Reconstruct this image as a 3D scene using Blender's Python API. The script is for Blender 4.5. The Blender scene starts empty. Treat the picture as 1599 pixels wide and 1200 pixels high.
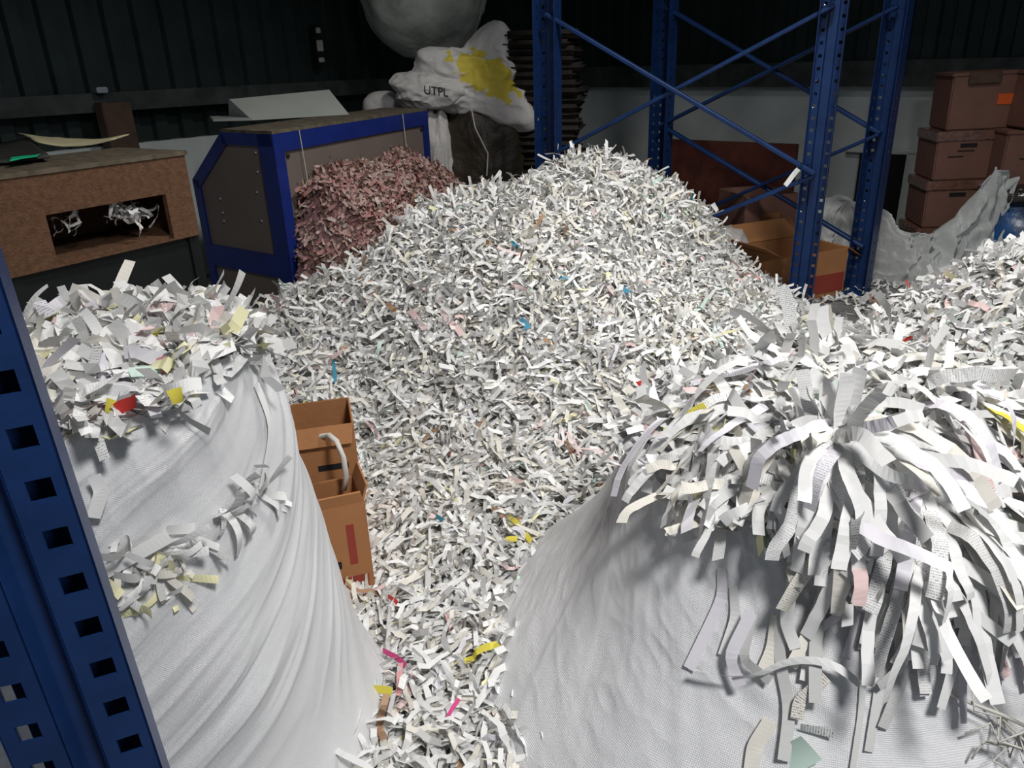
import bpy, bmesh, math, numpy as np
from mathutils import Vector, Matrix
C = bpy.context.scene.collection
rng = np.random.default_rng(11)
# ---------------------------------------------------------------- camera
TH = math.radians(22.9); SR = 0.0335; CR = math.sqrt(1-SR*SR); F = 1200.; H = 1.25
cf = np.array((0, math.cos(TH), -math.sin(TH))); u0 = np.array((0, math.sin(TH), math.cos(TH))); r0 = np.array((1., 0, 0))
cr = CR*r0-SR*u0; cu = CR*u0+SR*r0
def ray(px, py): return cf+(px-799.5)/F*cr-(py-600)/F*cu
def at_y(px, py, y):
    d = ray(px, py); return np.array((0, 0, H))+d*(y/d[1])
def at_z(px, py, z):
    d = ray(px, py); return np.array((0, 0, H))+d*((z-H)/d[2])
cam = bpy.data.cameras.new('camera'); co = bpy.data.objects.new('camera', cam); C.objects.link(co)
cam.lens = 36*F/1599; cam.sensor_width = 36; cam.clip_start = 0.02
m = Matrix(((cr[0], cu[0], -cf[0], 0), (cr[1], cu[1], -cf[1], 0), (cr[2], cu[2], -cf[2], H), (0, 0, 0, 1)))
co.matrix_world = m; bpy.context.scene.camera = co
# ---------------------------------------------------------------- noise
def hsh(ix, iy, iz, s):
    n = (ix*73856093) ^ (iy*19349663) ^ (iz*83492791) ^ (s*2654435)
    n = (n ^ (n >> 13))*1274126177 & 0x7fffffff
    n = (n ^ (n >> 15))*2246822519 & 0x7fffffff
    return (n ^ (n >> 12) & 0xffff) % 65536/65535.
def vn(x, y, z=0., s=0):
    x, y, z = np.broadcast_arrays(np.asarray(x, float), y, z)
    xi, yi, zi = [np.floor(a).astype(np.int64) for a in (x, y, z)]
    fx, fy, fz = x-xi, y-yi, z-zi
    fx, fy, fz = [a*a*(3-2*a) for a in (fx, fy, fz)]
    r = 0
    for a in (0, 1):
        for b in (0, 1):
            for c in (0, 1):
                r = r+hsh(xi+a, yi+b, zi+c, s)*(fx if a else 1-fx)*(fy if b else 1-fy)*(fz if c else 1-fz)
    return r*2-1
def fbm(x, y, z=0., s=0, o=3):
    r = 0; a = 1.; k = 1.
    for i in range(o):
        r = r+a*vn(np.asarray(x)*k, np.asarray(y)*k, np.asarray(z)*k, s+i); a *= .5; k *= 2.03
    return r
def ridge(x, y, z=0., s=0, o=2):
    r = 0; a = 1.; k = 1.
    for i in range(o):
        r = r+a*(1-2*np.abs(vn(np.asarray(x)*k, np.asarray(y)*k, np.asarray(z)*k, s+i))); a *= .5; k *= 2.1
    return r
# ---------------------------------------------------------------- materials
def mat(name, col, rough=.6, metal=0., noise=0., nscale=20., bump=0., bscale=80., spec=.4, col2=None, dirt=None):
    m = bpy.data.materials.new(name); m.use_nodes = True
    n = m.node_tree.nodes; l = m.node_tree.links; b = n['Principled BSDF']
    b.inputs['Roughness'].default_value = rough; b.inputs['Metallic'].default_value = metal
    b.inputs['Specular IOR Level'].default_value = spec
    b.inputs['Base Color'].default_value = (*col, 1)
    tc = n.new('ShaderNodeTexCoord')
    if noise or col2:
        t = n.new('ShaderNodeTexNoise'); t.inputs['Scale'].default_value = nscale; t.inputs['Detail'].default_value = 6
        l.new(tc.outputs['Object'], t.inputs['Vector'])
        r = n.new('ShaderNodeValToRGB'); l.new(t.outputs['Fac'], r.inputs['Fac']); l.new(r.outputs['Color'], b.inputs['Base Color'])
        r.color_ramp.elements[0].position = .35; r.color_ramp.elements[1].position = .65
        c2 = col2 or tuple(c*(1-noise) for c in col)
        r.color_ramp.elements[0].color = (*c2, 1); r.color_ramp.elements[1].color = (*col, 1)
    if bump:
        t = n.new('ShaderNodeTexNoise'); t.inputs['Scale'].default_value = bscale; t.inputs['Detail'].default_value = 4
        l.new(tc.outputs['Object'], t.inputs['Vector'])
        p = n.new('ShaderNodeBump'); p.inputs['Strength'].default_value = bump; p.inputs['Distance'].default_value = .01
        l.new(t.outputs['Fac'], p.inputs['Height']); l.new(p.outputs['Normal'], b.inputs['Normal'])
    return m
def mat_paper():
    m = bpy.data.materials.new('paper'); m.use_nodes = True
    n = m.node_tree.nodes; l = m.node_tree.links; b = n['Principled BSDF']
    b.inputs['Roughness'].default_value = .75; b.inputs['Specular IOR Level'].default_value = .25
    a = n.new('ShaderNodeAttribute'); a.attribute_name = 'Col'
    uv = n.new('ShaderNodeUVMap'); uv.uv_map = 'UVMap'
    sx = n.new('ShaderNodeSeparateXYZ'); l.new(uv.outputs['UV'], sx.inputs[0])
    def math_(op, x, y=None):
        k = n.new('ShaderNodeMath'); k.operation = op
        for i, v in enumerate((x, y)):
            if v is None: continue
            if isinstance(v, (int, float)): k.inputs[i].default_value = v
            else: l.new(v, k.inputs[i])
        return k.outputs[0]
    rows = math_('LESS_THAN', math_('FRACT', math_('MULTIPLY', sx.outputs['X'], 260)), .42)
    mp = n.new('ShaderNodeMapping'); mp.inputs['Scale'].default_value = (210, 900, 1); l.new(uv.outputs['UV'], mp.inputs['Vector'])
    t = n.new('ShaderNodeTexNoise'); t.inputs['Scale'].default_value = 1.; t.inputs['Detail'].default_value = 1; l.new(mp.outputs[0], t.inputs['Vector'])
    g = math_('GREATER_THAN', t.outputs['Fac'], .5)
    k = math_('MULTIPLY', math_('MULTIPLY', rows, g), a.outputs['Alpha'])
    mx = n.new('ShaderNodeMix'); mx.data_type = 'RGBA'; l.new(k, mx.inputs['Factor']); l.new(a.outputs['Color'], mx.inputs['A'])
    mx.inputs['B'].default_value = (.16, .16, .17, 1); l.new(mx.outputs['Result'], b.inputs['Base Color'])
    return m
def mat_woven(name, col, scale=800., strength=.4):
    m = bpy.data.materials.new(name); m.use_nodes = True
    n = m.node_tree.nodes; l = m.node_tree.links; b = n['Principled BSDF']
    b.inputs['Roughness'].default_value = .5; b.inputs['Specular IOR Level'].default_value = .35
    b.inputs['Base Color'].default_value = (*col, 1)
    uv = n.new('ShaderNodeUVMap'); uv.uv_map = 'UVMap'
    hs = []
    for d in 'XY':
        w = n.new('ShaderNodeTexWave'); w.bands_direction = d; w.inputs['Scale'].default_value = scale/6.28; w.inputs['Distortion'].default_value = 2.5
        w.inputs['Detail Scale'].default_value = 3.
        l.new(uv.outputs['UV'], w.inputs['Vector']); hs.append(w)
    k = n.new('ShaderNodeMath'); k.operation = 'MULTIPLY'; l.new(hs[0].outputs['Fac'], k.inputs[0]); l.new(hs[1].outputs['Fac'], k.inputs[1])
    t = n.new('ShaderNodeTexNoise'); t.inputs['Scale'].default_value = 55; t.inputs['Detail'].default_value = 5; l.new(uv.outputs['UV'], t.inputs['Vector'])
    k2 = n.new('ShaderNodeMath'); k2.operation = 'ADD'; l.new(k.outputs[0], k2.inputs[0]); l.new(t.outputs['Fac'], k2.inputs[1])
    p = n.new('ShaderNodeBump'); p.inputs['Strength'].default_value = strength; p.inputs['Distance'].default_value = .004
    l.new(k2.outputs[0], p.inputs['Height']); l.new(p.outputs['Normal'], b.inputs['Normal'])
    return m
def mat_emis(name, col, s):
    m = bpy.data.materials.new(name); m.use_nodes = True; b = m.node_tree.nodes['Principled BSDF']
    b.inputs['Emission Color'].default_value = (*col, 1); b.inputs['Emission Strength'].default_value = s; return m
PAPER = mat_paper()
WOVEN = mat_woven('woven_white', (.74, .745, .76))
BLUE = mat('rack_blue', (.009, .036, .135), .42, .0, .25, 14, .05, 120)
BLUED = mat('machine_blue', (.011, .028, .21), .4, 0, .2, 10)
STEEL = mat('zinc', (.6, .62, .65), .35, .9)
HOLE = mat('dark_void', (.01, .01, .012), .8)
CONC = mat('concrete', (.22, .22, .22), .85, 0, .3, 6, .3, 60)
PLASTER = mat('white_plaster', (.72, .78, .76), .85, 0, .18, 3, .15, 30)
CLAD = mat('green_cladding', (.026, .044, .041), .55, .2, .3, 5)
GIRT = mat('girt', (.07, .08, .08), .7, .1, .5, 9)
CARD = mat('cardboard', (.42, .19, .075), .8, 0, .12, 8, .1, 60)
CARDR = mat('cardboard_dark', (.215, .105, .078), .75, 0, .15, 8, .1, 60)
CARDIN = mat('cardboard_inside', (.25, .11, .055), .85, 0, .1, 10)
REDP = mat('red_print', (.30, .045, .03), .7)
TAPE = mat('clear_tape', (.22, .11, .08), .12, 0, .3, 30, .6, 25, .9)
ORANGE = mat('orange_label', (.75, .12, .02), .6)
BLACKP = mat('black_print', (.015, .012, .012), .7)
MDF = mat('fibreboard', (.17, .088, .05), .85, 0, .0, 60, .5, 150, .3, (.12, .06, .032))
BLACKM = mat('black_metal', (.012, .014, .015), .5, .2, .3, 8)
PANEL = mat('machine_panel', (.20, .16, .14), .55, 0, .12, 4)
HOOD = mat('hood_grey', (.42, .44, .41), .5, 0, .1, 5)
DUST = mat('dusty_top', (.16, .13, .09), .85, 0, .5, 25)
YPAPER = mat('manila_paper', (.75, .68, .42), .75, 0, .1, 10)
GREEN = mat('green_plastic', (.02, .55, .28), .4)
DARKP = mat('dark_sheet', (.05, .05, .045), .6, 0, .4, 20)
WOODD = mat('brown_wood', (.11, .065, .045), .75, 0, .35, 12)
REDW = mat('red_board', (.13, .032, .02), .7, 0, .5, 9)
SACKG = mat('grey_sack', (.50, .52, .47), .6, 0, .35, 5, .5, 30)
SACKW = mat('white_sack', (.62, .60, .58), .65, 0, .15, 12, .5, 35)
BALE = mat('dark_bale', (.045, .034, .021), .5, 0, .5, 7, .7, 30)
TARP = mat('grey_tarp', (.60, .62, .61), .6, 0, .15, 7, .4, 40)
BLUEP = mat('blue_plastic', (.01, .10, .32), .3, 0, .6, 7, .3, 20, .6, (.02, .03, .04))
SACKN = mat('brown_sack', (.03, .025, .02), .8, 0, .5, 18, .5, 40)
ROPE = mat('rope', (.5, .48, .42), .8)
TWINE = mat('pale_twine', (.62, .60, .55), .8)
BROWN = mat('brown_leather', (.16, .06, .045), .6, 0, .3, 20)
# ---------------------------------------------------------------- mesh helpers
def np_mesh(name, V, Q, m, smooth=False, uv=None, col=None, parent=None, tri=False):
    """V (n,3), Q (k,4 or 3) -> object.  uv and col are per vertex."""
    me = bpy.data.meshes.new(name); V = np.ascontiguousarray(V, dtype=np.float32); Q = np.ascontiguousarray(Q, dtype=np.int32)
    k, w = Q.shape
    me.vertices.add(len(V)); me.vertices.foreach_set('co', V.ravel())
    me.loops.add(k*w); me.loops.foreach_set('vertex_index', Q.ravel())
    me.polygons.add(k); me.polygons.foreach_set('loop_start', np.arange(0, k*w, w, dtype=np.int32))
    me.update(calc_edges=True)
    me.polygons.foreach_set('use_smooth', np.full(k, smooth))
    if uv is not None:
        ul = me.uv_layers.new(name='UVMap'); ul.data.foreach_set('uv', np.ascontiguousarray(uv[Q.ravel()], dtype=np.float32).ravel())
    if col is not None:
        ca = me.color_attributes.new('Col', 'FLOAT_COLOR', 'POINT'); ca.data.foreach_set('color', np.ascontiguousarray(col, dtype=np.float32).ravel())
    me.materials.append(m); me.validate()
    o = bpy.data.objects.new(name, me); C.objects.link(o)
    if parent: o.parent = parent
    return o
def grid_quads(a, b, wrap=False):
    i = np.arange(a-1)[:, None]; j = np.arange(b if wrap else b-1)[None, :]; j2 = (j+1) % b
    return np.stack([i*b+j, i*b+j2, (i+1)*b+j2, (i+1)*b+j], -1).reshape(-1, 4)
def bm_obj(name, bm, m, parent=None, smooth=False):
    me = bpy.data.meshes.new(name); bmesh.ops.recalc_face_normals(bm, faces=bm.faces[:]); bm.to_mesh(me); bm.free()
    for p in me.polygons: p.use_smooth = smooth
    me.materials.append(m); o = bpy.data.objects.new(name, me); C.objects.link(o)
    if parent: o.parent = parent
    return o
def box(bm, c, d, R=None, bev=0.):
    r = bmesh.ops.create_cube(bm, size=1)
    vs = r['verts']; c = Vector(c)
    for v in vs: v.co = Vector((v.co.x*d[0], v.co.y*d[1], v.co.z*d[2]))
    if bev:
        es = list({e for v in vs for e in v.link_edges}); rb = bmesh.ops.bevel(bm, geom=es, offset=bev, segments=2, affect='EDGES'); vs = list({v for f in rb['faces'] for v in f.verts} | {v for v in vs if v.is_valid})
    for v in vs: v.co = (R @ v.co if R else v.co)+c
def rz(a): return Matrix.Rotation(a, 3, 'Z')
def prism(bm, bottom, top):
    a = [bm.verts.new(p) for p in bottom]; b = [bm.verts.new(p) for p in top]; n = len(a)
    bm.faces.new(a[::-1]); bm.faces.new(b)
    for i in range(n): bm.faces.new((a[i], a[(i+1) % n], b[(i+1) % n], b[i]))
def beam(bm, p, q, w, h, up=(0, 0, 1)):
    p = Vector(p); q = Vector(q); t = (q-p).normalized(); s = t.cross(Vector(up)).normalized(); n = s.cross(t)
    f = lambda c: [c+s*w/2+n*h/2, c-s*w/2+n*h/2, c-s*w/2-n*h/2, c+s*w/2-n*h/2]
    prism(bm, f(p), f(q))
def tube(bm, pts, r, seg=8):
    pts = [Vector(p) for p in pts]; rings = []
    for i, p in enumerate(pts):
        t = (pts[min(i+1, len(pts)-1)]-pts[max(i-1, 0)]).normalized()
        s = t.cross(Vector((.13, .21, 1)) if abs(t.z) < .9 else Vector((1, 0, 0))).normalized(); n = s.cross(t)
        rings.append([bm.verts.new(p+(s*math.cos(a)+n*math.sin(a))*r) for a in [2*math.pi*k/seg for k in range(seg)]])
    for a, b in zip(rings, rings[1:]):
        for k in range(seg): bm.faces.new((a[k], a[(k+1) % seg], b[(k+1) % seg], b[k]))
    bm.faces.new(rings[0][::-1]); bm.faces.new(rings[-1])
def empty(name, label=None, cat=None, group=None, loc=(0, 0, 0), rot=0., kind=None):
    o = bpy.data.objects.new(name, None); C.objects.link(o); o.location = loc; o.rotation_euler = (0, 0, rot); tag(o, label, cat, group, kind); return o
def tag(o, label=None, cat=None, group=None, kind=None):
    if label: o['label'] = label
    if cat: o['category'] = cat
    if group: o['group'] = group
    if kind: o['kind'] = kind
    return o
# ---------------------------------------------------------------- paper strips
def unit(a): return a/np.maximum(np.linalg.norm(a, axis=-1, keepdims=True), 1e-9)
def strip_arrays(P, T, N, L, W, wav=1., lift=0., K=7, curl=1.):
    """centre P, tangent T, normal N (n,3); returns V (n,K+1,2,3), s"""
    n = len(P); B = unit(np.cross(N, T))
    s = np.linspace(-.5, .5, K+1)[None, :]*L[:, None]; ds = L/K
    ph = rng.uniform(0, 6.28, (n, 1)); fr = rng.uniform(.6, 2.2, (n, 1))
    al = wav*rng.normal(.0, .32, (n, 1))+wav*.62*np.sin(ph+fr*np.linspace(0, 6.28, K+1)[None, :])+wav*rng.normal(0, .20, (n, K+1))
    be = curl*rng.normal(0, .35, (n, 1))*np.linspace(-1, 1, K+1)[None, :]+curl*rng.normal(0, .15, (n, K+1))
    dx = np.cos(al)*np.cos(be); dy = np.sin(be); dz = np.sin(al)
    X, Y, Z = [np.cumsum(a*ds[:, None], 1) for a in (dx, dy, dz)]
    X -= X.mean(1, keepdims=True); Y -= Y.mean(1, keepdims=True); Z -= Z.mean(1, keepdims=True); Z += lift
    cen = P[:, None]+X[..., None]*T[:, None]+Y[..., None]*B[:, None]+Z[..., None]*N[:, None]
    ro = rng.normal(0, .45, (n, 1))*wav+rng.normal(0, .55, (n, 1))*np.linspace(-1, 1, K+1)[None, :]*wav
    nn = unit(-np.sin(al)[..., None]*T[:, None]+np.cos(al)[..., None]*N[:, None])
    w = np.cos(ro)[..., None]*B[:, None]+np.sin(ro)[..., None]*nn
    w = w*(W[:, None, None]/2)
    return np.stack([cen-w, cen+w], 2)
def strip_quads(n, K):
    b = np.arange(n)[:, None]*(2*(K+1)); k = np.arange(K)[None, :]*2
    a = b+k
    return np.stack([a, a+1, a+3, a+2], -1).reshape(-1, 4)
PAL = dict(white=(.80, .80, .79), cream=(.76, .73, .66), grey=(.60, .60, .59), pink=(.66, .33, .34), yellow=(.80, .70, .10), red=(.62, .05, .04), blue=(.07, .30, .44), mint=(.6, .76, .68), pale=(.73, .71, .76), magenta=(.65, .08, .25), brown=(.40, .25, .16), lpink=(.76, .57, .56), lyel=(.80, .77, .48))
def colours(n, probs):
    ks = list(probs); p = np.array([probs[k] for k in ks]); p = p/p.sum()
    i = rng.choice(len(ks), n, p=p); c = np.array([PAL[k] for k in ks])[i]*rng.uniform(.88, 1.08, (n, 1))
    prt = (rng.random(n) < .14)*rng.uniform(.25, .8, n)
    return np.concatenate([np.clip(c, 0, .86), prt[:, None]], 1)
def strips_to(V, K, L, W, col):
    n = len(V); u = (np.linspace(0, 1, K+1)[None, :, None]*L[:, None, None])+rng.uniform(0, 5, (n, 1, 1)); u = np.broadcast_to(u, (n, K+1, 2))
    v = np.stack([np.zeros((n, K+1)), np.broadcast_to(W[:, None], (n, K+1))], 2)+rng.uniform(0, 5, (n, 1, 1))
    return V.reshape(-1, 3), strip_quads(n, K), np.stack([u, v], -1).reshape(-1, 2), np.repeat(col, 2*(K+1), 0)
WHITE = dict(white=60, cream=22, grey=12, lyel=.6, yellow=.06, blue=.05, mint=.4, pale=1.5, lpink=1.0, red=.04, pink=.1, brown=.5)
WHITE2 = dict(white=70, cream=8, grey=12, lyel=1, yellow=.08, pale=4, lpink=1.5, magenta=.08, mint=.7, red=.05)
# height of the loose paper (floor layer + mounds)
def pile_h(x, y):
    x = np.asarray(x, float); y = np.asarray(y, float)
    def mound(cx, cy, sx, sy, h, p=2., rot=0.):
        a, b = (x-cx), (y-cy); c, s = math.cos(rot), math.sin(rot); u, v = (a*c+b*s)/sx, (-a*s+b*c)/sy
        return h*np.exp(-(np.sqrt(u*u+v*v)**p))
    z = .10+.02*fbm(x*2, y*2, 0, 3)
    z = z*np.clip(1.35-np.clip((x-1.35)/.5, 0, 1)*.9, .0, 1)
    k = 7.
    ms = [mound(.20, 3.50, .62, .85, .61, 2.8, 0), mound(.60, 3.70, .52, .65, .60, 2.6, 0), mound(.85, 3.2, .42, .6, .26, 2.2), mound(-.74, 2.85, .40, .50, .36, 2.4), mound(-.22, 3.10, .60, .80, .56, 2.6, .3), mound(.30, 2.75, .78, .60, .38, 2.2), mound(-.15, 2.55, .5, .42, .20, 2)]
    t = 0
    for q in ms: t = t+np.maximum(q, 0)**3
    z = z+t**(1/3.)
    z = z+.035*fbm(x*3.2, y*3.2, 0, 9)*np.clip(z*3, 0, 1)+.012*fbm(x*11, y*11, 0, 19)*np.clip(z*4, 0, 1)
    return z
def field(name, label, cat, fn, x0, x1, y0, y1, count, probs, keep=None, W=(.012, .018), L=(.05, .13), sub=.03, dep=.05, wav=1., slope_T=True, base_col=(.5, .5, .49), lam=None, upf=.6):
    """base sheet + many strips lying on fn(x,y) as ONE object"""
    st = .025; nx = int((x1-x0)/st)+1; ny = int((y1-y0)/st)+1
    gx, gy = np.meshgrid(np.linspace(x0, x1, nx), np.linspace(y0, y1, ny)); gz = fn(gx, gy)-sub
    V0 = np.stack([gx, gy, np.maximum(gz, .002)], -1).reshape(-1, 3); Q0 = grid_quads(ny, nx)
    if keep is not None:
        kv = keep(V0[:, 0], V0[:, 1]); Q0 = Q0[kv[Q0].all(1)]
    x = rng.uniform(x0, x1, count); y = rng.uniform(y0, y1, count); e = .02
    if keep is not None: q = keep(x, y); x, y = x[q], y[q]
    z = fn(x, y); dxz = (fn(x+e, y)-fn(x-e, y))/(2*e); dyz = (fn(x, y+e)-fn(x, y-e))/(2*e)
    N = unit(np.stack([-dxz, -dyz, np.ones_like(z)], -1)); n = len(x)
    # more strips where the slope is steep
    ang = 3.6*fbm(x*2.3, y*2.3, 0, 55, 2)+rng.normal(0, .75, n)+math.pi*rng.integers(0, 2, n); T = np.stack([np.cos(ang), np.sin(ang), np.zeros(n)], -1)
    dn = np.stack([-dxz, -dyz, np.zeros(n)], -1); sl = np.linalg.norm(dn, axis=1)
    if slope_T: T = unit(T+unit(dn)*(np.clip(sl-.25, 0, 1)*1.6*np.where(rng.random(n) < .5, 1, -1))[:, None])
    N = unit(N+rng.normal(0, .28, (n, 3))); T = unit(T-N*(T*N).sum(1, keepdims=True))
    P = np.stack([x, y, z], -1)-N*(rng.uniform(0, 1, n)**1.0*dep)[:, None]
    Ls = rng.uniform(*L, n)*np.where(rng.random(n) < .08, 1.5, 1); Ws = rng.uniform(*W, n); K = 7
    V = strip_arrays(P, T, N, Ls, Ws, wav, 0, K)
    V[..., 2] = np.maximum(V[..., 2], .004)
    col = colours(n, probs)
    if lam: col = lam(P, col)
    Vs, Qs, uvs, cs = strips_to(V, K, Ls, Ws, col)
    m0 = len(V0); V_ = np.concatenate([V0, Vs]); Q_ = np.concatenate([Q0, Qs+m0])
    uv = np.concatenate([V0[:, :2], uvs]); cc = np.concatenate([np.tile((*base_col, 0), (m0, 1)), cs])
    o = np_mesh(name, V_, Q_, PAPER, False, uv, cc); tag(o, label, cat, kind='stuff'); return o
def ribbon(name, pts, Wv, col, label, group, cat='paper strip', prt=0.):
    pts = np.asarray(pts); Wv = np.asarray(Wv); k = len(pts)
    V = np.stack([pts-Wv, pts+Wv], 1).reshape(-1, 3); a = np.arange(k-1)*2; Q = np.stack([a, a+1, a+3, a+2], -1)
    d = np.concatenate([[0], np.cumsum(np.linalg.norm(np.diff(pts, axis=0), axis=1))])+rng.uniform(0, 5)
    w = np.linalg.norm(Wv, axis=1)*2; uv = np.stack([np.stack([d, 0*d], 1), np.stack([d, w], 1)], 1).reshape(-1, 2)+(0, rng.uniform(0, 3))
    o = np_mesh(name, V, Q, PAPER, False, uv, np.tile((*col, prt), (len(V), 1)))
    # origin at the strip
    c = pts[0]; me = o.data
    me.transform(Matrix.Translation(-Vector(c))); o.location = c
    tag(o, label, cat, group); return o
# ================================================================ SETTING
VR = np.array((-.728, .686)); VL = np.array((.651, .759))
def wall_point(px, d): p = at_y(px, 110, d); return p[:2]
WR0 = wall_point(910, 7.2)                         # a point of the right wall line
def line_at(P, v, t): return P+v*t
corner = WR0+VR*.62
WRe = WR0-VR*6.2; WLe = corner-VL*9.0
ZM = 1.03
def wall_box(name, A, B, z0, z1, th, m, out):
    n = np.array(out)*th; bm = bmesh.new()
    prism(bm, [(A[0], A[1], z0), (B[0], B[1], z0), (B[0]+n[0], B[1]+n[1], z0), (A[0]+n[0], A[1]+n[1], z0)],
          [(A[0], A[1], z1), (B[0], B[1], z1), (B[0]+n[0], B[1]+n[1], z1), (A[0]+n[0], A[1]+n[1], z1)])
    o = bm_obj(name, bm, m); o['kind'] = 'structure'; return o
nR = np.array((.686, .728)); nL = np.array((-.759, .651))       # outward normals
wall_box('wall_right', corner+nR*.0, WRe, 0, ZM, .25, PLASTER, nR)
wall_box('wall_left', corner, WLe, 0, .86, .25, PLASTER, nL)
def cladding(name, A, B, z0, z1, out, pitch=.17, dep=.035):
    L = np.linalg.norm(B-A); v = (B-A)/L; n = int(L/pitch); pr = [(0, 0), (.42, 0), (.5, 1), (.92, 1)]
    pts = np.array([[(i+a)*pitch, d*dep+.03] for i in range(n) for a, d in pr]); k = len(pts)
    xy = A+v*pts[:, :1]+np.array(out)*pts[:, 1:]
    V = np.concatenate([np.c_[xy, np.full(k, z0)], np.c_[xy, np.full(k, z1)]]); a = np.arange(k-1); Q = np.stack([a, a+1, a+1+k, a+k], -1)
    o = np_mesh(name, V, Q, CLAD); o['kind'] = 'structure'; return o
cladding('wall_right_cladding', corner+VR*.4, WRe, ZM+.02, 5.2, nR)
cladding('wall_left_cladding', corner+VL*.4, WLe, .86, 5.2, nL)
def rail(name, A, B, z, h, th, m, inn):
    return wall_box(name, A+np.array(inn)*th, B+np.array(inn)*th, z, z+h, th*.98, m, -np.array(inn))
rail('trim_1', corner-VR*.15, WRe, ZM-.02, .16, .09, GIRT, -nR)
rail('trim_2', corner-VL*.15, WLe, 1.05, .10, .10, GIRT, -nL)
rail('trim_3', corner-VL*.15, WLe, 2.6, .12, .08, GIRT, -nL)
bm = bmesh.new(); box(bm, (0, 2.5, -.05), (16, 14, .1)); o = bm_obj('floor', bm, CONC); o['kind'] = 'structure'
bm = bmesh.new(); box(bm, (0, 2.5, 5.3), (16, 14, .1)); o = bm_obj('ceiling', bm, CLAD); o['kind'] = 'structure'
# posts and small fittings of the left wall
def wall_hit(px, py, P, v):
    """where the ray of a pixel meets the vertical plane through P along v"""
    d = ray(px, py); n = np.array((-v[1], v[0], 0)); o = np.array((0, 0, H)); P3 = np.array((P[0], P[1], 0))
    t = ((P3-o)@n)/(d@n); return o+d*t
def bx(name, c, d, m, parent=None, rot=0., bev=.004, z=None):
    bm = bmesh.new(); box(bm, (0, 0, 0), d, None, bev); o = bm_obj(name, bm, m, parent); o.location = c; o.rotation_euler = (0, 0, rot); return o
aL = math.atan2(VL[1], VL[0]); aR = math.atan2(-VR[1], -VR[0])
p = wall_hit(158, 180, corner, VL)-np.array((*nL, 0))*.17
o = bx('trim_4', (p[0], p[1], .55), (.16, .10, 1.1), WOODD, rot=aL); o['kind'] = 'structure'
p = wall_hit(489, 72, corner, VL)-np.array((*nL, 0))*.02
e = empty('electrical_switch', 'small grey switch fitting with pale stickers on the dark left cladding', 'switch', None, (p[0], p[1], p[2]), aL)
bx('housing', (0, -.02, 0), (.055, .06, .26), BLACKM, e); bx('sticker', (0, -.056, 0), (.05, .012, .07), SACKG, e); bx('sticker', (0, -.056, -.09), (.045, .012, .03), SACKG, e); bx('sticker', (0, -.056, .095), (.035, .012, .035), SACKG, e)
p = wall_hit(140, 142, corner, VL)-np.array((*nL, 0))*.14
tag(bx('cable_clamp', (p[0], p[1], 1.165), (.06, .05, .03), STEEL, rot=aL), 'small metal clamp on the dark rail above the brown post', 'clamp')
# hatch in the right wall
p = wall_hit(1366, 345, WR0, VR)-np.array((*nR, 0))*.03
e = empty('wall_hatch', 'dark square hatch with pale frame low on the white wall beside the stacked cartons', 'hatch', None, (p[0], p[1], .30), aR)
bx('opening', (0, 0, 0), (.30, .03, .56), HOLE, e); bx('frame', (.20, -.005, .0), (.09, .04, .60), PLASTER, e); bx('frame', (0, -.005, .30), (.49, .04, .035), PLASTER, e)
# ================================================================ MACHINE
M0 = at_y(425, 212, 3.3); M1 = at_y(665, 172, 4.6); M0[2] = M1[2] = 1.0
ML = at_y(345, 195, 3.5); lv = (M1-M0)/np.linalg.norm(M1-M0); Lm = np.linalg.norm(M1-M0)
wv = np.array((ML[0]-M0[0], ML[1]-M0[1])); wv /= np.linalg.norm(wv)
def side_hit(px, py):
    q = wall_hit(px, py, M0, wv); return ((q[:2]-M0[:2])@wv, q[2])
def Wp(a, z, t=0.): return Vector((M0[0]+wv[0]*a+lv[0]*t, M0[1]+wv[1]*a+lv[1]*t, z))
prof = [(0, 0), (0, 1.0), (side_hit(345, 197)[0], 1.0), side_hit(303, 280)]; prof.append((prof[-1][0], 0))
mach = empty('shredding_machine', 'blue framed machine with brown-grey panels and a pale hood on top, behind the pile', 'machine', None, (M0[0], M0[1], 0))
def mpart(name, bm, m, parent=mach):
    o = bm_obj(name, bm, m, parent)
    if parent is mach: o.matrix_parent_inverse = Matrix.Translation((-M0[0], -M0[1], 0))
    return o
bm = bmesh.new(); prism(bm, [Wp(a, z) for a, z in prof], [Wp(a, z, Lm) for a, z in prof]); MBODY = mpart('body', bm, PANEL)
# blue frame along every edge
fw = .055
def mbar(name, a, b, t0, t1, w=fw, th=.012, off=0): pass
zb = side_hit(440, 400)[1]; zb = max(min(zb, .5), .3)
bm = bmesh.new()
ctr = np.mean(np.array(prof), 0)
inn = [((ctr[0]-a)*.0+a, z) for a, z in prof]
def sidebar(p, q, w):
    p = np.array(p); q = np.array(q); t = (q-p)/np.linalg.norm(q-p); n = np.array((-t[1], t[0]))
    if (ctr-p)@n < 0: n = -n
    a = [p, q, q+n*w, p+n*w]
    prism(bm, [Wp(x, z, -.012) for x, z in a], [Wp(x, z, .002) for x, z in a])
for i, w in ((0, .09), (1, .05), (2, .055), (3, .05)): sidebar(prof[i], prof[i+1], w)
prism(bm, [Wp(a, z, -.013) for a, z in ((.0, zb), (prof[3][0], zb), (prof[3][0], zb-.10), (0, zb-.10))], [Wp(a, z, .0) for a, z in ((.0, zb), (prof[3][0], zb), (prof[3][0], zb-.10), (0, zb-.10))])
mpart('end_frame', bm, BLUED)
bm = bmesh.new()
def longbar(t0, t1, z0, z1): prism(bm, [Wp(-.012, z0, t0), Wp(-.012, z0, t1), Wp(-.012, z1, t1), Wp(-.012, z1, t0)], [Wp(.002, z0, t0), Wp(.002, z0, t1), Wp(.002, z1, t1), Wp(.002, z1, t0)])
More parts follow.
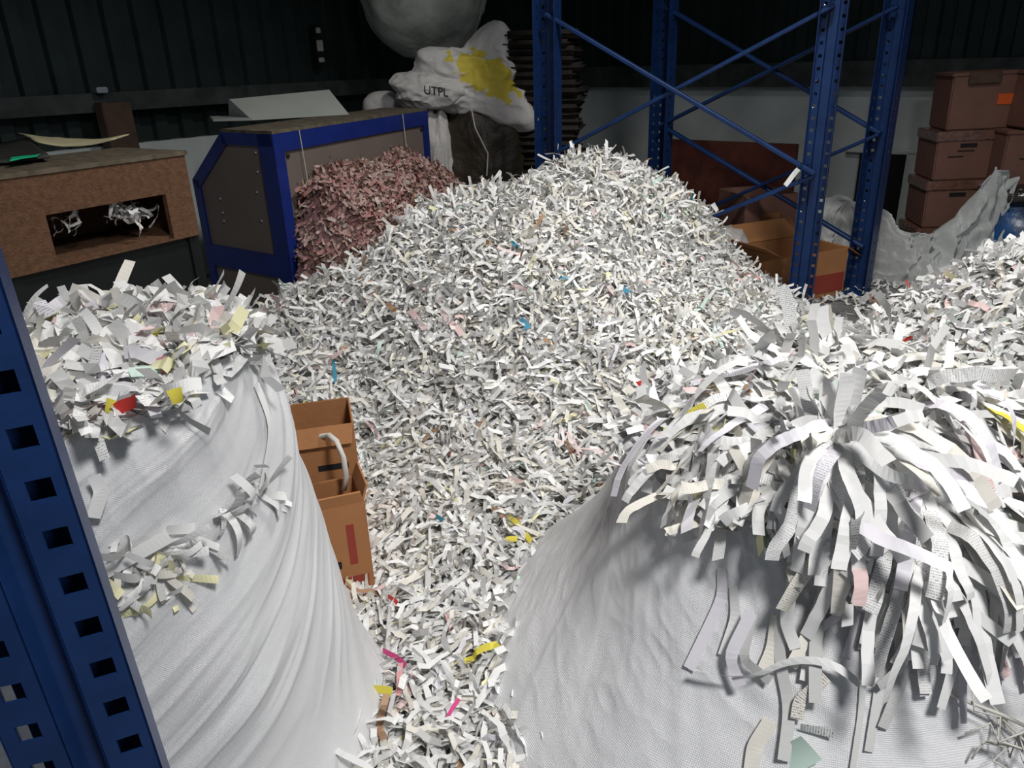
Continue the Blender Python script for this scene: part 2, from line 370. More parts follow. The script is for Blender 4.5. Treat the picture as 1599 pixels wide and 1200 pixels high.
longbar(-.012, Lm, .925, 1.0); longbar(-.012, .055, 0, .925); longbar(Lm-.06, Lm, 0, .925); longbar(0, Lm, zb-.1, zb)
MSIDE = mpart('side_frame', bm, BLUED)
bm = bmesh.new(); tp = [Wp(-.012, 1.0, -.012), Wp(-.012, 1.0, Lm), Wp(prof[2][0], 1.0, Lm), Wp(prof[2][0], 1.0, -.012)]
prism(bm, tp, [q+Vector((0, 0, .012)) for q in tp]); mpart('top_plate', bm, DUST)
for (px, py) in ((355, 222), (408, 224), (400, 238), (403, 268), (402, 300), (345, 310), (349, 332), (351, 345), (410, 345)):
    a, z = side_hit(px, py); bm = bmesh.new(); q = Wp(a, z, -.004); bmesh.ops.create_uvsphere(bm, u_segments=8, v_segments=5, radius=.007, matrix=Matrix.Translation(q)); mpart('rivet', bm, STEEL if py > 230 else BLACKM, MBODY)
for t in (.08, Lm-.08):
    bm = bmesh.new(); bmesh.ops.create_uvsphere(bm, u_segments=8, v_segments=5, radius=.010, matrix=Matrix.Translation(Wp(-.004, .905, t))); mpart('screw', bm, BLACKM, MSIDE)
for t in (.17, Lm-.30):
    bm = bmesh.new(); tube(bm, [Wp(-.016, 1.0, t), Wp(-.018, .8, t+.01), Wp(-.016, .55, t+.02)], .0025, 6); mpart('hanging_wire', bm, ROPE)
P_, Q_ = at_y(395, 193, 4.0), at_y(545, 176, 4.22); P_[2] = Q_[2] = 1.013
Pr, Qr = at_y(358, 155, 4.15), at_y(514, 140, 4.42); bk = np.array((-.10, .22, 0))
bm = bmesh.new(); zz = np.array((0, 0, 1.013))
def g(p, z=1.013): return (p[0], p[1], z)
prism(bm, [g(P_), g(Pr, Pr[2]), g(Pr+bk*.3, Pr[2]-.005), g(Pr+bk*.6)], [g(Q_), g(Qr, Qr[2]), g(Qr+bk*.3, Qr[2]-.005), g(Qr+bk*.6)])
MHOOD = mpart('hood', bm, HOOD)
bm = bmesh.new(); prism(bm, [g(P_+np.array((-.20, .02, 0))), g(P_), g(P_+bk*1.2), g(P_+bk*1.2+np.array((-.18, 0, 0)))], [g(P_+np.array((-.20, .02, 0)), 1.025), g(P_, 1.025), g(P_+bk*1.2, 1.025), g(P_+bk*1.2+np.array((-.18, 0, 0)), 1.025)]); mpart('hood_flange', bm, HOOD, MHOOD)
# ================================================================ FIBREBOARD BOX ON ITS BLACK BASE
bd = np.array((.53, .847)); bd /= np.linalg.norm(bd); bn = np.array((-bd[1], bd[0]))    # bn points away from us
BR = at_y(288, 242, 2.75)
def fh(px, py):
    q = wall_hit(px, py, BR, bd); return ((BR[:2]-q[:2])@bd, q[2])
def Fp(t, z, d=0.): return Vector((BR[0]-bd[0]*t+bn[0]*d, BR[1]-bd[1]*t+bn[1]*d, z))
z1 = fh(288, 242)[1]; z0 = fh(305, 368)[1]; Lb = fh(-35, 280)[0]
o1 = fh(258, 300); o2 = fh(272, 372); o3 = fh(72, 340); o4 = fh(92, 415)
ta, tb = (o1[0]+o2[0])/2, (o3[0]+o4[0])/2; za, zb_ = o2[1]*.5+o4[1]*.5, (o1[1]+o3[1])/2
fb = empty('fibreboard_box', 'brown fibreboard box with a rectangular slot holding paper scraps, left of the blue machine', 'box', None, (BR[0], BR[1], z0))
def fpart(name, bm, m, par=fb):
    o = bm_obj(name, bm, m, par)
    o.matrix_parent_inverse = Matrix.Translation((-BR[0], -BR[1], -par.location.z)); return o
def slab(bm, t0, t1, za_, zb2, d0, d1):
    prism(bm, [Fp(t0, za_, d0), Fp(t1, za_, d0), Fp(t1, zb2, d0), Fp(t0, zb2, d0)], [Fp(t0, za_, d1), Fp(t1, za_, d1), Fp(t1, zb2, d1), Fp(t0, zb2, d1)])
bm = bmesh.new(); DB = .38
slab(bm, 0, ta, z0, z1, 0, .02); slab(bm, tb, Lb, z0, z1, 0, .02); slab(bm, ta, tb, zb_, z1, 0, .02); slab(bm, ta, tb, z0, za, 0, .02); fpart('front_board', bm, MDF)
bm = bmesh.new(); slab(bm, 0, .02, z0, z1, .02, DB); fpart('side_board', bm, MDF)
bm = bmesh.new(); slab(bm, Lb-.02, Lb, z0, z1, .02, DB); fpart('side_board', bm, MDF)
bm = bmesh.new(); slab(bm, .02, Lb-.02, z0, z0+.015, .02, DB); fpart('bottom_board', bm, MDF)
bm = bmesh.new(); slab(bm, .02, Lb-.02, z0, z1, DB-.02, DB); fpart('back_board', bm, MDF)
bm = bmesh.new(); slab(bm, -.008, Lb, z1, z1+.014, -.006, DB); fpart('top_board', bm, DUST)
def scraps(name, label, pts, n, spread, parent=None, cat='paper scraps'):
    n_ = n*len(pts); P = np.repeat(np.array(pts), n, 0)+rng.normal(0, 1, (n_, 3))*spread; T = unit(rng.normal(0, 1, (n_, 3))); N = unit(np.cross(T, rng.normal(0, 1, (n_, 3))))
    L = rng.uniform(.04, .10, n_); W = rng.uniform(.008, .014, n_); V = strip_arrays(P, T, N, L, W)
    a = strips_to(V, 7, L, W, colours(n_, WHITE)); o = np_mesh(name, a[0], a[1], PAPER, False, a[2], a[3])
    if cat: tag(o, label, cat, kind='stuff')
    return o
q = [Fp(tb-.1, za+.11, .06), Fp(tb-.3, zb_-.06, .08), Fp(ta+.16, za+.12, .07), Fp(ta+.11, za+.10, .06), Fp(ta+.05, za+.09, .09)]
scraps('paper_scraps', 'shredded paper scraps caught inside the slot of the brown fibreboard box', [tuple(v) for v in q], 9, .022)
bs = empty('machine_base', 'black metal base carrying the brown fibreboard box', 'machine base', None, (BR[0], BR[1], 0))
bm = bmesh.new(); slab(bm, .02, Lb-.02, .01, z0-.002, .03, DB); fpart('cabinet', bm, BLACKM, bs)
bm = bmesh.new(); slab(bm, -.01, .03, .0, z0-.002, .02, .06); fpart('post', bm, BLACKM, bs)
bm = bmesh.new(); slab(bm, Lb-.05, Lb-.01, .0, z0-.002, .02, .06); fpart('post', bm, BLACKM, bs)
def sheet(name, quad, m, label, cat, sag=.01, th=.0025, nx=14, ny=8, seed=0, lift=.0):
    a, b, c, d = [np.array(q, float) for q in quad]; u, v = np.meshgrid(np.linspace(0, 1, nx), np.linspace(0, 1, ny)); u = u[..., None]; v = v[..., None]
    P = a*(1-u)*(1-v)+b*u*(1-v)+c*u*v+d*(1-u)*v
    P[..., 2] += (sag*(2*u[..., 0]-1)**2*1.0)+.004*vn(P[..., 0]*14, P[..., 1]*14, 0, seed)+.004+lift
    o = np_mesh(name, P.reshape(-1, 3), grid_quads(ny, nx), m, True); s = o.modifiers.new('s', 'SOLIDIFY'); s.thickness = th; s.offset = 1
    return tag(o, label, cat)
zt = z1+.016
def tz(px, py): return at_z(px, py, zt)
sheet('manila_sheet', [tz(60, 233), tz(182, 231), tz(205, 223), tz(30, 217)], YPAPER, 'curled cream paper sheets lying on top of the brown fibreboard box', 'paper', .022, .004)
sheet('green_strip', [tz(18, 262), tz(60, 255), tz(66, 251), tz(20, 257)], GREEN, 'bright green plastic strip on top of the brown box', 'strip', .002, .003, lift=.014)
sheet('dark_folder', [tz(-40, 262), tz(80, 252), tz(45, 222), tz(-60, 238)], DARKP, 'dark crumpled folder under the green strip on the brown box', 'folder', .008, .006, seed=5)
# ================================================================ PALLET RACK FRAMES
def upright(name, prof, z0, z1, pitch, hole, m, parent, th=.0025, cells=None):
    """prof: [(x, y, holes?)...] outline seen from above; segments with holes get a square hole in every cell"""
    V = []; Q = []
    n = int((z1-z0)/pitch)
    for (a, b) in zip(prof, prof[1:]):
        A = np.array(a[:2]); B = np.array(b[:2]); w = np.linalg.norm(B-A)
        if a[2]:
            h = hole/w; us = [0, .5-h/2, .5+h/2, 1]
            if len(a) > 3: us = [0, a[3]-h/2, a[3]+h/2, 1]
            zs = []
            for k in range(n): zs += [z0+k*pitch, z0+(k+.5)*pitch-hole/2, z0+(k+.5)*pitch+hole/2]
            zs.append(z0+n*pitch); b0 = len(V)
            for z in zs:
                for u in us: V.append((*(A+(B-A)*u), z))
            for i in range(len(zs)-1):
                for j in range(3):
                    if i % 3 == 1 and j == 1: continue
                    Q.append((b0+i*4+j, b0+i*4+j+1, b0+(i+1)*4+j+1, b0+(i+1)*4+j))
        else:
            b0 = len(V); V += [(*A, z0), (*B, z0), (*B, z0+n*pitch), (*A, z0+n*pitch)]; Q.append((b0, b0+1, b0+2, b0+3))
    o = np_mesh(name, np.array(V), np.array(Q), m, False, parent=parent)
    w = o.modifiers.new('w', 'WELD'); w.merge_threshold = .0004
    s = o.modifiers.new('s', 'SOLIDIFY'); s.thickness = th; s.offset = -1; return o
# near upright at the left edge of the view
e0 = at_y(250, 1200, .62)
nu = empty('rack_upright', 'dark blue perforated steel rack upright at the left edge, nearest of all the uprights', 'rack upright', None, (e0[0]+.018, e0[1], 0), math.radians(22))
nu.rotation_euler[1] = -.027
upright('post', [(-.118, .055, 0), (-.004, .05, 0), (0, 0, 1, .45), (-.044, 0, 0), (-.052, .018, 0), (-.068, .018, 0), (-.076, 0, 1, .5), (-.124, .006, 0), (-.124, .045, 0)], .0, 1.60, .052, .021, BLUE, nu, .003)  # first segment is an added rear web, closing the section so its holes look dark
# (scene uprights) profile seen from the front-left: bolt flange, then perforated face
def frame(tag_label, P2, P1, tops, braces, name='pallet_rack_frame', top=3.2):
    P2 = np.array(P2[:2]); P1 = np.array(P1[:2]); v = P1-P2; L = np.linalg.norm(v); v = v/L; ang = math.atan2(v[1], v[0])
    e = empty(name, tag_label, 'rack frame', None, (P2[0], P2[1], 0), ang)     # local x runs from the near to the far upright
    # each upright: an open box profile, face towards -y (us)
    for x0, s in ((0, 1), (L, -1)):
        pr = [(x0+s*.085, .045, 0), (x0+s*.085, .0, 1), (x0+s*.05, 0, 0), (x0+s*.05, .012, 0), (x0, .012, 1, .35), (x0-s*.0, .012, 0)]
        f = [(-.056, .10), (-.056, .0), (-.022, -.0), (-.016, .012), (.016, .012), (.022, 0), (.056, 0), (.056, .10)]
        # turn the section so its perforated face looks along -x/-y towards the aisle
        pp = []
        for i, (a, b) in enumerate(f):
            hol = i in (1, 5); pp.append((x0+a, b-.05, 1 if i in (1, 5) else 0, .5) if hol else (x0+a, b-.05, 0))
        # side flanges carry holes as well
        pp[0] = (x0+f[0][0], f[0][1]-.05, 1, .5); pp[6] = (x0+f[6][0], f[6][1]-.05, 1, .5)
        up_ = upright('upright', pp, 0, top, .052, .014, BLUE, e, .003)
        if s == 1: e0_ = up_
        bm = bmesh.new(); box(bm, (x0, 0, .004), (.14, .14, .008), None, .001); bm_obj('base_plate', bm, BLUE, up_)
    for (xa, za, xb, zb2, yy) in braces:
        bm = bmesh.new(); a = Vector((xa*L, yy, za)); b = Vector((xb*L, yy, zb2)); beam(bm, a, b, .018, .042, (0, 1, 0))
        o = bm_obj('diagonal_brace', bm, BLUE, e); bv = o.modifiers.new('b', 'BEVEL'); bv.width = .003; bv.segments = 1
        o.data.polygons.foreach_set('use_smooth', [False]*len(o.data.polygons))
    return e, e0_, v
A2 = at_y(1257, 400, 3.60); A1 = at_y(856, 200, 4.15)
B2 = at_z(1338, 452, .02); B1 = at_y(1032, 200, 4.95)
def zat(px, py, P): return float(at_y(px, py, P[1])[2])
def lerp(a, b, t): return a+(b-a)*t
za2 = [zat(1285, 8, A2), zat(1245, 272, A2)]; za1 = [zat(850, 22, A1), zat(850, 245, A1)]
fA, LA, vA = frame('blue rack frame with bolted uprights and a crossed brace, right behind the paper pile', A2, A1, None,
    [(0, za2[0], 1, za1[1], -.01), (0, za2[1], 1, za1[0], .012), (0, za2[1]-.01, 1, za1[1]-(za1[0]-za1[1])*1.0, -.01), (0, za2[0]+.02, 1, za1[0]+(za1[0]-za1[1]), .012)])
zb2 = [zat(1352, 210, B2), zat(1330, 387, B2)]; zb1 = [zat(1035, 12, B1), zat(1035, 196, B1), zat(1035, 360, B1)]
fB, LB, vB = frame('blue rack frame standing further back, in front of the white wall', B2, B1, None,
    [(0, zb2[0], 1, zb1[0], -.01), (0, zb2[0]+(zb2[0]-zb2[1]), 1, zb1[1], .012), (0, zb2[1], 1, zb1[1], -.01), (0, zb2[0], 1, zb1[2], .012)])
# bolt heads on the edge of the uprights
def bolts(e, zs, x, y, r=.006):
    for z in zs:
        bm = bmesh.new(); bmesh.ops.create_uvsphere(bm, u_segments=8, v_segments=5, radius=r); o = bm_obj('bolt', bm, STEEL, e, True); o.location = (x, y, z)
zsA = [zat(1290-.113*y_-6, y_, A2) for y_ in (8, 80, 125, 172, 255, 275, 336, 375, 412, 450)]
bolts(LA, zsA, .046, -.058, .010); bolts(LB, [zat(1350, y_, B2) for y_ in (20, 70, 118, 195, 212, 260, 318, 385, 402)], .046, -.058, .008)
# ================================================================ BACKGROUND GOODS
def lump(name, c, dims, m, seed=0, lobes=(), crease=.06, cs=2.2, sub=5, rot=0., floor=None, parent=None, sq=2.6, smooth=True):
    """a sack-like body: rounded box with lobes (direction, gain, sharpness) and creases"""
    bm = bmesh.new(); bmesh.ops.create_icosphere(bm, subdivisions=sub, radius=1); P = np.array([v.co[:] for v in bm.verts]); 
    k = (np.abs(P)**sq).sum(1)**(-1/sq); R = k
    for d, g_, s_ in lobes:
        d = np.array(d, float); d /= np.linalg.norm(d); R = R*(1+g_*np.exp(s_*(P@d-1)))
    R = R*(1+crease*ridge(P[:, 0]*cs+seed, P[:, 1]*cs, P[:, 2]*cs, seed, 2)+crease*.12*fbm(P[:, 0]*cs*4, P[:, 1]*cs*4, P[:, 2]*cs*4, seed+7, 2))
    Q = P*R[:, None]*np.array(dims)/2
    if floor is not None: Q[:, 2] = np.maximum(Q[:, 2], floor-c[2])
    for v, q in zip(bm.verts, Q): v.co = q
    o = bm_obj(name, bm, m, parent, smooth); o.location = c; o.rotation_euler = (0, 0, rot); return o
# grey sack hanging from above
p = at_y(660, -30, 5.6)
hs = empty('hanging_sack', 'large grey bulging sack hanging above the blue machine at the top edge', 'sack', None, (p[0], p[1], p[2]+.45))
o = lump('sack_body', (0, 0, -.35), (.80, .80, .95), SACKG, 3, [((0, 0, -1), .10, 4), ((.3, 0, -1), .08, 8)], .05, 2.2, 5, parent=hs)
bm = bmesh.new(); tube(bm, [(0, 0, .08), (0, 0, 5.22-(p[2]+.45))], .012); bm_obj('sling', bm, ROPE, hs)
# dark bale and the white sacks over it
p = at_y(757, 215, 5.0)
tag(lump('dark_bale', (p[0], p[1], .50), (.54, .5, 1.02), BALE, 8, [((.1, -.1, 1), .28, 6), ((-1, 0, .6), .1, 6), ((1, 0, .5), .12, 6)], .07, 2.6, 5, floor=0.0), 'dark brown plastic-wrapped bale under the white and yellow sack', 'bale')
bm = bmesh.new(); tube(bm, [at_y(735, 165, 4.70), at_y(742, 200, 4.68), at_y(762, 240, 4.68), at_y(760, 275, 4.66)], .004); tag(bm_obj('rope', bm, ROPE), 'thin pale rope hanging down over the dark brown bale', 'rope')
SY = mat('printed_sack', (.62, .60, .58), .65, 0, .1, 12, .5, 35)
nt = SY.node_tree; n_ = nt.nodes; l_ = nt.links
tc = n_.new('ShaderNodeTexCoord'); sb_ = n_.new('ShaderNodeVectorMath'); sb_.operation = 'SUBTRACT'; sb_.inputs[1].default_value = (.09, -.2, .04); l_.new(tc.outputs['Object'], sb_.inputs[0])
mpp = n_.new('ShaderNodeMapping'); mpp.vector_type = 'POINT'; mpp.inputs['Rotation'].default_value = (0, math.radians(-32), 0); l_.new(sb_.outputs[0], mpp.inputs['Vector'])
sp0 = n_.new('ShaderNodeVectorMath'); sp0.operation = 'MULTIPLY'; sp0.inputs[1].default_value = (.85, .6, 1.9); l_.new(mpp.outputs[0], sp0.inputs[0])
sp = n_.new('ShaderNodeVectorMath'); sp.operation = 'LENGTH'; l_.new(sp0.outputs[0], sp.inputs[0])
nz = n_.new('ShaderNodeTexNoise'); nz.inputs['Scale'].default_value = 14; nz.inputs['Detail'].default_value = 6; l_.new(tc.outputs['Object'], nz.inputs['Vector'])
mm = n_.new('ShaderNodeMath'); mm.operation = 'MULTIPLY_ADD'; mm.inputs[1].default_value = .42; l_.new(nz.outputs['Fac'], mm.inputs[0]); l_.new(sp.outputs['Value'], mm.inputs[2])
lt = n_.new('ShaderNodeMath'); lt.operation = 'LESS_THAN'; lt.inputs[1].default_value = .385; l_.new(mm.outputs[0], lt.inputs[0])
mx = n_.new('ShaderNodeMix'); mx.data_type = 'RGBA'; l_.new(lt.outputs[0], mx.inputs['Factor']); mx.inputs['A'].default_value = (.62, .60, .58, 1); mx.inputs['B'].default_value = (.62, .50, .06, 1)
l_.new(mx.outputs['Result'], n_['Principled BSDF'].inputs['Base Color'])
p = at_y(740, 128, 4.95)
tag(lump('printed_sack', p, (.50, .36, .30), SY, 21, [((.30, -.1, 1), 1.15, 20), ((.8, -.2, -1), .95, 10), ((-.6, -.3, .8), .25, 12), ((-1, -.2, .35), .35, 9), ((.1, -.4, -.8), .15, 6)], .10, 2.4, 6, sq=3), 'crumpled white sack with a yellow print draped over the dark bale', 'sack')
p = at_y(668, 142, 4.85)
ws = tag(lump('crumpled_bag', p, (.34, .26, .20), SACKW, 31, [((-1, -.2, .5), .25, 6), ((1, -.3, -.1), .35, 7)], .10, 1.9, 6), 'crumpled white printed plastic bag beside the printed sack, at the machine corner', 'bag')
from mathutils.bvhtree import BVHTree
tb = BVHTree.FromPolygons([v.co for v in ws.data.vertices], [tuple(f.vertices) for f in ws.data.polygons])
fc = bpy.data.curves.new('lettering', 'FONT'); fc.body = 'UTPL'; fc.size = .06; to = bpy.data.objects.new('lettering', fc)
tm = bpy.data.meshes.new_from_object(to); bmt = bmesh.new(); bmt.from_mesh(tm); bmesh.ops.subdivide_edges(bmt, edges=bmt.edges[:], cuts=2)
for v in bmt.verts:
    h_ = tb.ray_cast(Vector((v.co.x-.01, -1, v.co.y*1.1-v.co.x*.15-.01)), Vector((0, 1, 0)))
    v.co = (h_[0]+Vector((0, -.004, 0))) if h_[0] is not None else Vector((v.co.x, -.1, v.co.y))
bm_obj('lettering', bmt, BLACKP, ws)
p = at_y(683, 215, 4.88)
tag(lump('white_sack', (p[0], p[1], .49), (.20, .3, .98), SACKW, 41, [], .08, 3, 5, floor=0.), 'upright white woven sack wedged between the machine and the dark bale', 'sack')
p = at_y(598, 160, 5.0)
tag(lump('white_bundle', (p[0], p[1], 1.00), (.24, .2, .16), SACKW, 51, [((0, 0, 1), .2, 5)], .05, 2, 4), 'small pale rounded bundle just behind the machine top', 'bundle')
bm = bmesh.new(); box(bm, (0, 0, 0), (.5, .35, .93), None, .01); o = bm_obj('storage_crate', bm, BLACKM); o.location = (p[0], p[1]+.05, .465); tag(o, 'black crate behind the machine carrying the small pale bundle', 'crate')
# stack of folded brown sacks behind the rack upright
sc_ = at_y(876, 180, 4.75); k = 0
g_ = np.random.default_rng(4); z = 0.
while z < 1.36:
    h_ = float(g_.uniform(.035, .05)); bm = bmesh.new(); box(bm, (0, 0, 0), (.46+g_.uniform(-.04, .04), .42, h_), None, h_*.42)
    o = bm_obj('folded_sack', bm, SACKN, None, True); o.location = (sc_[0]-.09+g_.uniform(-.02, .02), sc_[1]+.25, z+h_/2); o.rotation_euler = (g_.uniform(-.03, .03), g_.uniform(-.02, .02), g_.uniform(-.1, .1)-.2)
    tag(o, 'dark brown folded sack in the tall stack behind the left rack upright', 'folded sack', 'folded sacks in the tall stack'); z += h_*.98
# red-brown board leaning on the wall
a = at_y(1046, 218, 5.55); b = at_y(1245, 226, 5.05)
bm = bmesh.new(); n2 = np.array((-(b-a)[1], (b-a)[0])); n2 /= np.linalg.norm(n2)
prism(bm, [(a[0], a[1], 0), (b[0], b[1], 0), (b[0]+n2[0]*.04, b[1]+n2[1]*.04, 0), (a[0]+n2[0]*.04, a[1]+n2[1]*.04, 0)], [(a[0], a[1], a[2]), (b[0], b[1], b[2]), (b[0]+n2[0]*.04, b[1]+n2[1]*.04, b[2]), (a[0]+n2[0]*.04, a[1]+n2[1]*.04, a[2])])
tag(bm_obj('wooden_board', bm, REDW), 'dark red wooden board standing against the white wall behind the rack', 'board')
# ---- cartons
FRONT = {}
def open_carton(name, label, c, dims, rot, m, flaps, group=None, tilt=(0, 0)):
    e = empty(name, label, 'cardboard box', group, c, rot); e.rotation_euler = (tilt[0], tilt[1], rot); w, d, h = dims; t = .005
    fr_ = []
    for nm, cc, dd in (('wall_panel', (0, -d/2, h/2), (w, t, h)), ('wall_panel', (0, d/2, h/2), (w, t, h)), ('wall_panel', (-w/2, 0, h/2), (t, d, h)), ('wall_panel', (w/2, 0, h/2), (t, d, h)), ('bottom', (0, 0, t/2), (w, d, t))):
        bm = bmesh.new(); box(bm, cc, dd, None, .0015); fr_.append(bm_obj(nm, bm, m, e))
    FRONT[e.name] = fr_[0]
    for side, ang, ln in flaps:
        bm = bmesh.new(); ww = w if side in 'fb' else d
        a_ = {'f': 0, 'r': math.pi/2, 'b': math.pi, 'l': -math.pi/2}[side]; off = d/2 if side in 'fb' else w/2
        R = Matrix.Rotation(a_, 3, 'Z'); q0 = [(-ww/2, 0, 0), (ww/2, 0, 0), (ww/2*.94, -math.cos(ang)*ln, math.sin(ang)*ln), (-ww/2*.94, -math.cos(ang)*ln, math.sin(ang)*ln)]
        tr = Vector((0, -off, h)); nn = Vector((0, math.sin(ang), math.cos(ang)))*t
        prism(bm, [R @ (Vector(q)+tr) for q in q0], [R @ (Vector(q)+tr+nn) for q in q0]); bm_obj('flap', bm, m, e)
    return e
def decal(name, e, c, d, m):
    e = FRONT.get(e.name, e)
    bm = bmesh.new(); box(bm, c, d); return bm_obj(name, bm, m, e)
# archive cartons against the wall
def archive(label, c, dims, rot, tilt=0., lab=None, tape=True, group=None, hole=True, top=False, lidh=.055, scrawl=0):
    w, d, h = dims; e = empty('archive_carton', label, 'carton', group, c); e.rotation_euler = (0, tilt, rot)
    bm = bmesh.new(); box(bm, (0, 0, (h-.01)/2), (w, d, h-.01), None, .008); o = bm_obj('body', bm, CARDR, e)
    bm = bmesh.new(); box(bm, (0, 0, h-lidh/2), (w+.016, d+.016, lidh), None, .006); bm_obj('lid', bm, TAPE if tape else CARDR, e); ebody = o
    if hole: decal('handle_hole', ebody, (-.02, -d/2-.001, h-lidh-.022), (.085, .012, .018), HOLE)
    if lab: decal('label', ebody, (w*.30, -d/2-.002, h*.52), (.085, .006, .055), ORANGE); 
    for i in range(scrawl): decal('printed_line', ebody, (-.03+.05*i*(-1)**i, -d/2-.001, h*.6-.03*i), (.09-.01*i, .005, .006), BLACKP)
    return e
yaw = math.radians(-9)
def stk(px, py, y): q = at_y(px, py, y); return q
c0 = at_y(1502, 275, 4.50); hs_ = .27
for i, (dz, lab, txt) in enumerate(((0, 0, 'brown archive carton hidden mostly behind the tarp, lowest of the left stack'), (1, 0, 'brown archive carton with handle hole, second from the floor in the left stack'), (2, 0, 'brown archive carton under the topmost one in the left stack, with glossy taped lid'))):
    q = c0.copy(); 
    archive(txt, (c0[0]-.0+.012*i, c0[1]+.1, -.01+(c0[2]-2*hs_)+dz*hs_ if False else max(0, .0)+dz*hs_), (.37, .32, hs_-.002), yaw, -.03, None, True, None, True, scrawl=2 if i == 2 else 0)
ct = archive('brown carton with orange label and sagging top, topmost of the left stack', (c0[0]+.05, c0[1]+.1, 3*hs_), (.35, .31, .30), yaw-.03, -.03, True, False, None, False, lidh=.02)
bm = bmesh.new(); box(bm, (-.02, -.165, .27), (.16, .02, .06), None, .004); bm_obj('torn_flap', bm, WOODD, ct)
c1 = at_y(1592, 260, 4.35)
for i, txt in enumerate(('brown carton with dark scrawled print at the right edge, above the blue crate', 'brown carton tilted on top of the right stack at the picture edge')):
    archive(txt, (c1[0]+.07+.05*i, c1[1]+.05, .53+i*.29), (.40, .34, .287), yaw+.1*i, .03*i, None, False, None, False, scrawl=3 if i == 0 else 0, lidh=.02)
e = empty('blue_crate', 'blue plastic-wrapped crate under the brown cartons at the right edge', 'crate', None, (c1[0]+.07, c1[1]-.03, 0), yaw)
bm = bmesh.new(); box(bm, (0, 0, .22), (.52, .46, .44), None, .03); bm_obj('body', bm, BLUEP, e, True)
bm = bmesh.new(); box(bm, (0, 0, .485), (.50, .44, .085), None, .02); bm_obj('wrapped_top', bm, mat('wrap', (.06, .05, .045), .12, 0, .6, 12, .6, 30, .9), e, True)
# open cartons at the foot of the rack
q = at_z(1215, 470, .02)
oc = open_carton('open_carton', 'open brown carton with red print standing behind the foot of the rack upright', (q[0]+.12, q[1]+.22, 0), (.46, .36, .26), math.radians(24), CARD, [('r', -.5, .13), ('b', .9, .12), ('l', .5, .12)])
decal('red_band', oc, (.0, -.183, .08), (.44, .004, .10), REDP); decal('red_band', oc, (.233, 0, .08), (.004, .32, .10), REDP)
q = at_y(1200, 350, 4.55)
oc = open_carton('open_carton', 'dark brown carton with round mark, standing behind the open carton', (q[0], q[1]+.25, 0), (.34, .34, .46), math.radians(12), CARDR, [])
decal('round_mark', oc, (0, -.173, .3), (.12, .004, .10), CARD)
q = at_z(1330, 425, .0)
bm = bmesh.new(); prism(bm, [(0, 0, .0), (.17, -.05, .0), (.19, .03, .0), (.05, .06, .0)], [(0, 0, .10), (.17, -.05, .03), (.19, .03, .02), (.05, .06, .09)])
o = bm_obj('torn_cardboard', bm, mat('orange_card', (.62, .26, .05), .7)); o.location = (q[0]-.12, q[1]-.02, 0); tag(o, 'bright orange-brown torn cardboard scrap on the floor beside the open carton', 'cardboard scrap')
# crumpled grey tarp on the floor
def tarp(name, ctrl, label, seed, m=TARP, n=150, k=110, amp=.04):
    """ctrl: list of (foot point px,py on the floor, ridge height, ridge set-back)"""
    t = np.linspace(0, 1, n); tt = np.linspace(0, 1, len(ctrl)); foot = np.array([at_z(a, b, 0) for a, b, _, _ in ctrl]); hh = np.array([c for *_, c, _ in ctrl]); sb = np.array([c for *_, c in ctrl])
    F_ = np.stack([np.interp(t, tt, foot[:, i]) for i in (0, 1)], 1); hz = np.interp(t, tt, hh); s_ = np.interp(t, tt, sb)
    v = np.linspace(0, 1, k); prof_d = np.interp(v, [0, .12, .5, .62, 1], [0, .05, 1, 1.25, 2.0]); prof_z = np.interp(v, [0, .12, .5, .62, 1], [0, .18, 1, .98, 0])
    dirn = np.array((.25, .97))
    X = F_[:, None, 0]+dirn[0]*prof_d[None]*s_[:, None]; Y = F_[:, None, 1]+dirn[1]*prof_d[None]*s_[:, None]; Z = prof_z[None]*hz[:, None]
    U, Vv = np.meshgrid(t*5, v*2.6, indexing='ij'); w_ = .35*fbm(U*1.5, Vv*1.5, 0, seed+40, 2)
    D = amp*ridge(U*1.6+w_, Vv*1.6-w_, 0, seed, 3)+.25*amp*ridge(U*5+w_, Vv*5, 0, seed+5, 1)
    edge = np.clip(np.minimum(v, 1-v)*9, 0, 1)[None]
    Y = Y-D*edge*1.1; Z = np.maximum(Z+D*edge*.8, .004); X = X+.5*D*edge
    o = np_mesh(name, np.stack([X, Y, Z], -1).reshape(-1, 3), grid_quads(n, k), m, True); tag(o, label, 'tarp'); return o
tarp('crumpled_tarp', [(1262, 428, .42, .13), (1300, 430, .45, .13), (1345, 433, .38, .13), (1400, 446, .24, .11), (1440, 452, .26, .11), (1480, 452, .38, .11), (1512, 452, .62, .10), (1542, 448, .55, .08)], 'crumpled pale grey woven tarp heaped on the floor in front of the cartons', 3)
q = at_y(1135, 372, 4.3)
tag(lump('plastic_scrap', (q[0], q[1], .16), (.22, .2, .34), SACKW, 71, [], .12, 3, 4, floor=0.), 'small pale plastic scrap between the pile and the open carton', 'plastic scrap')
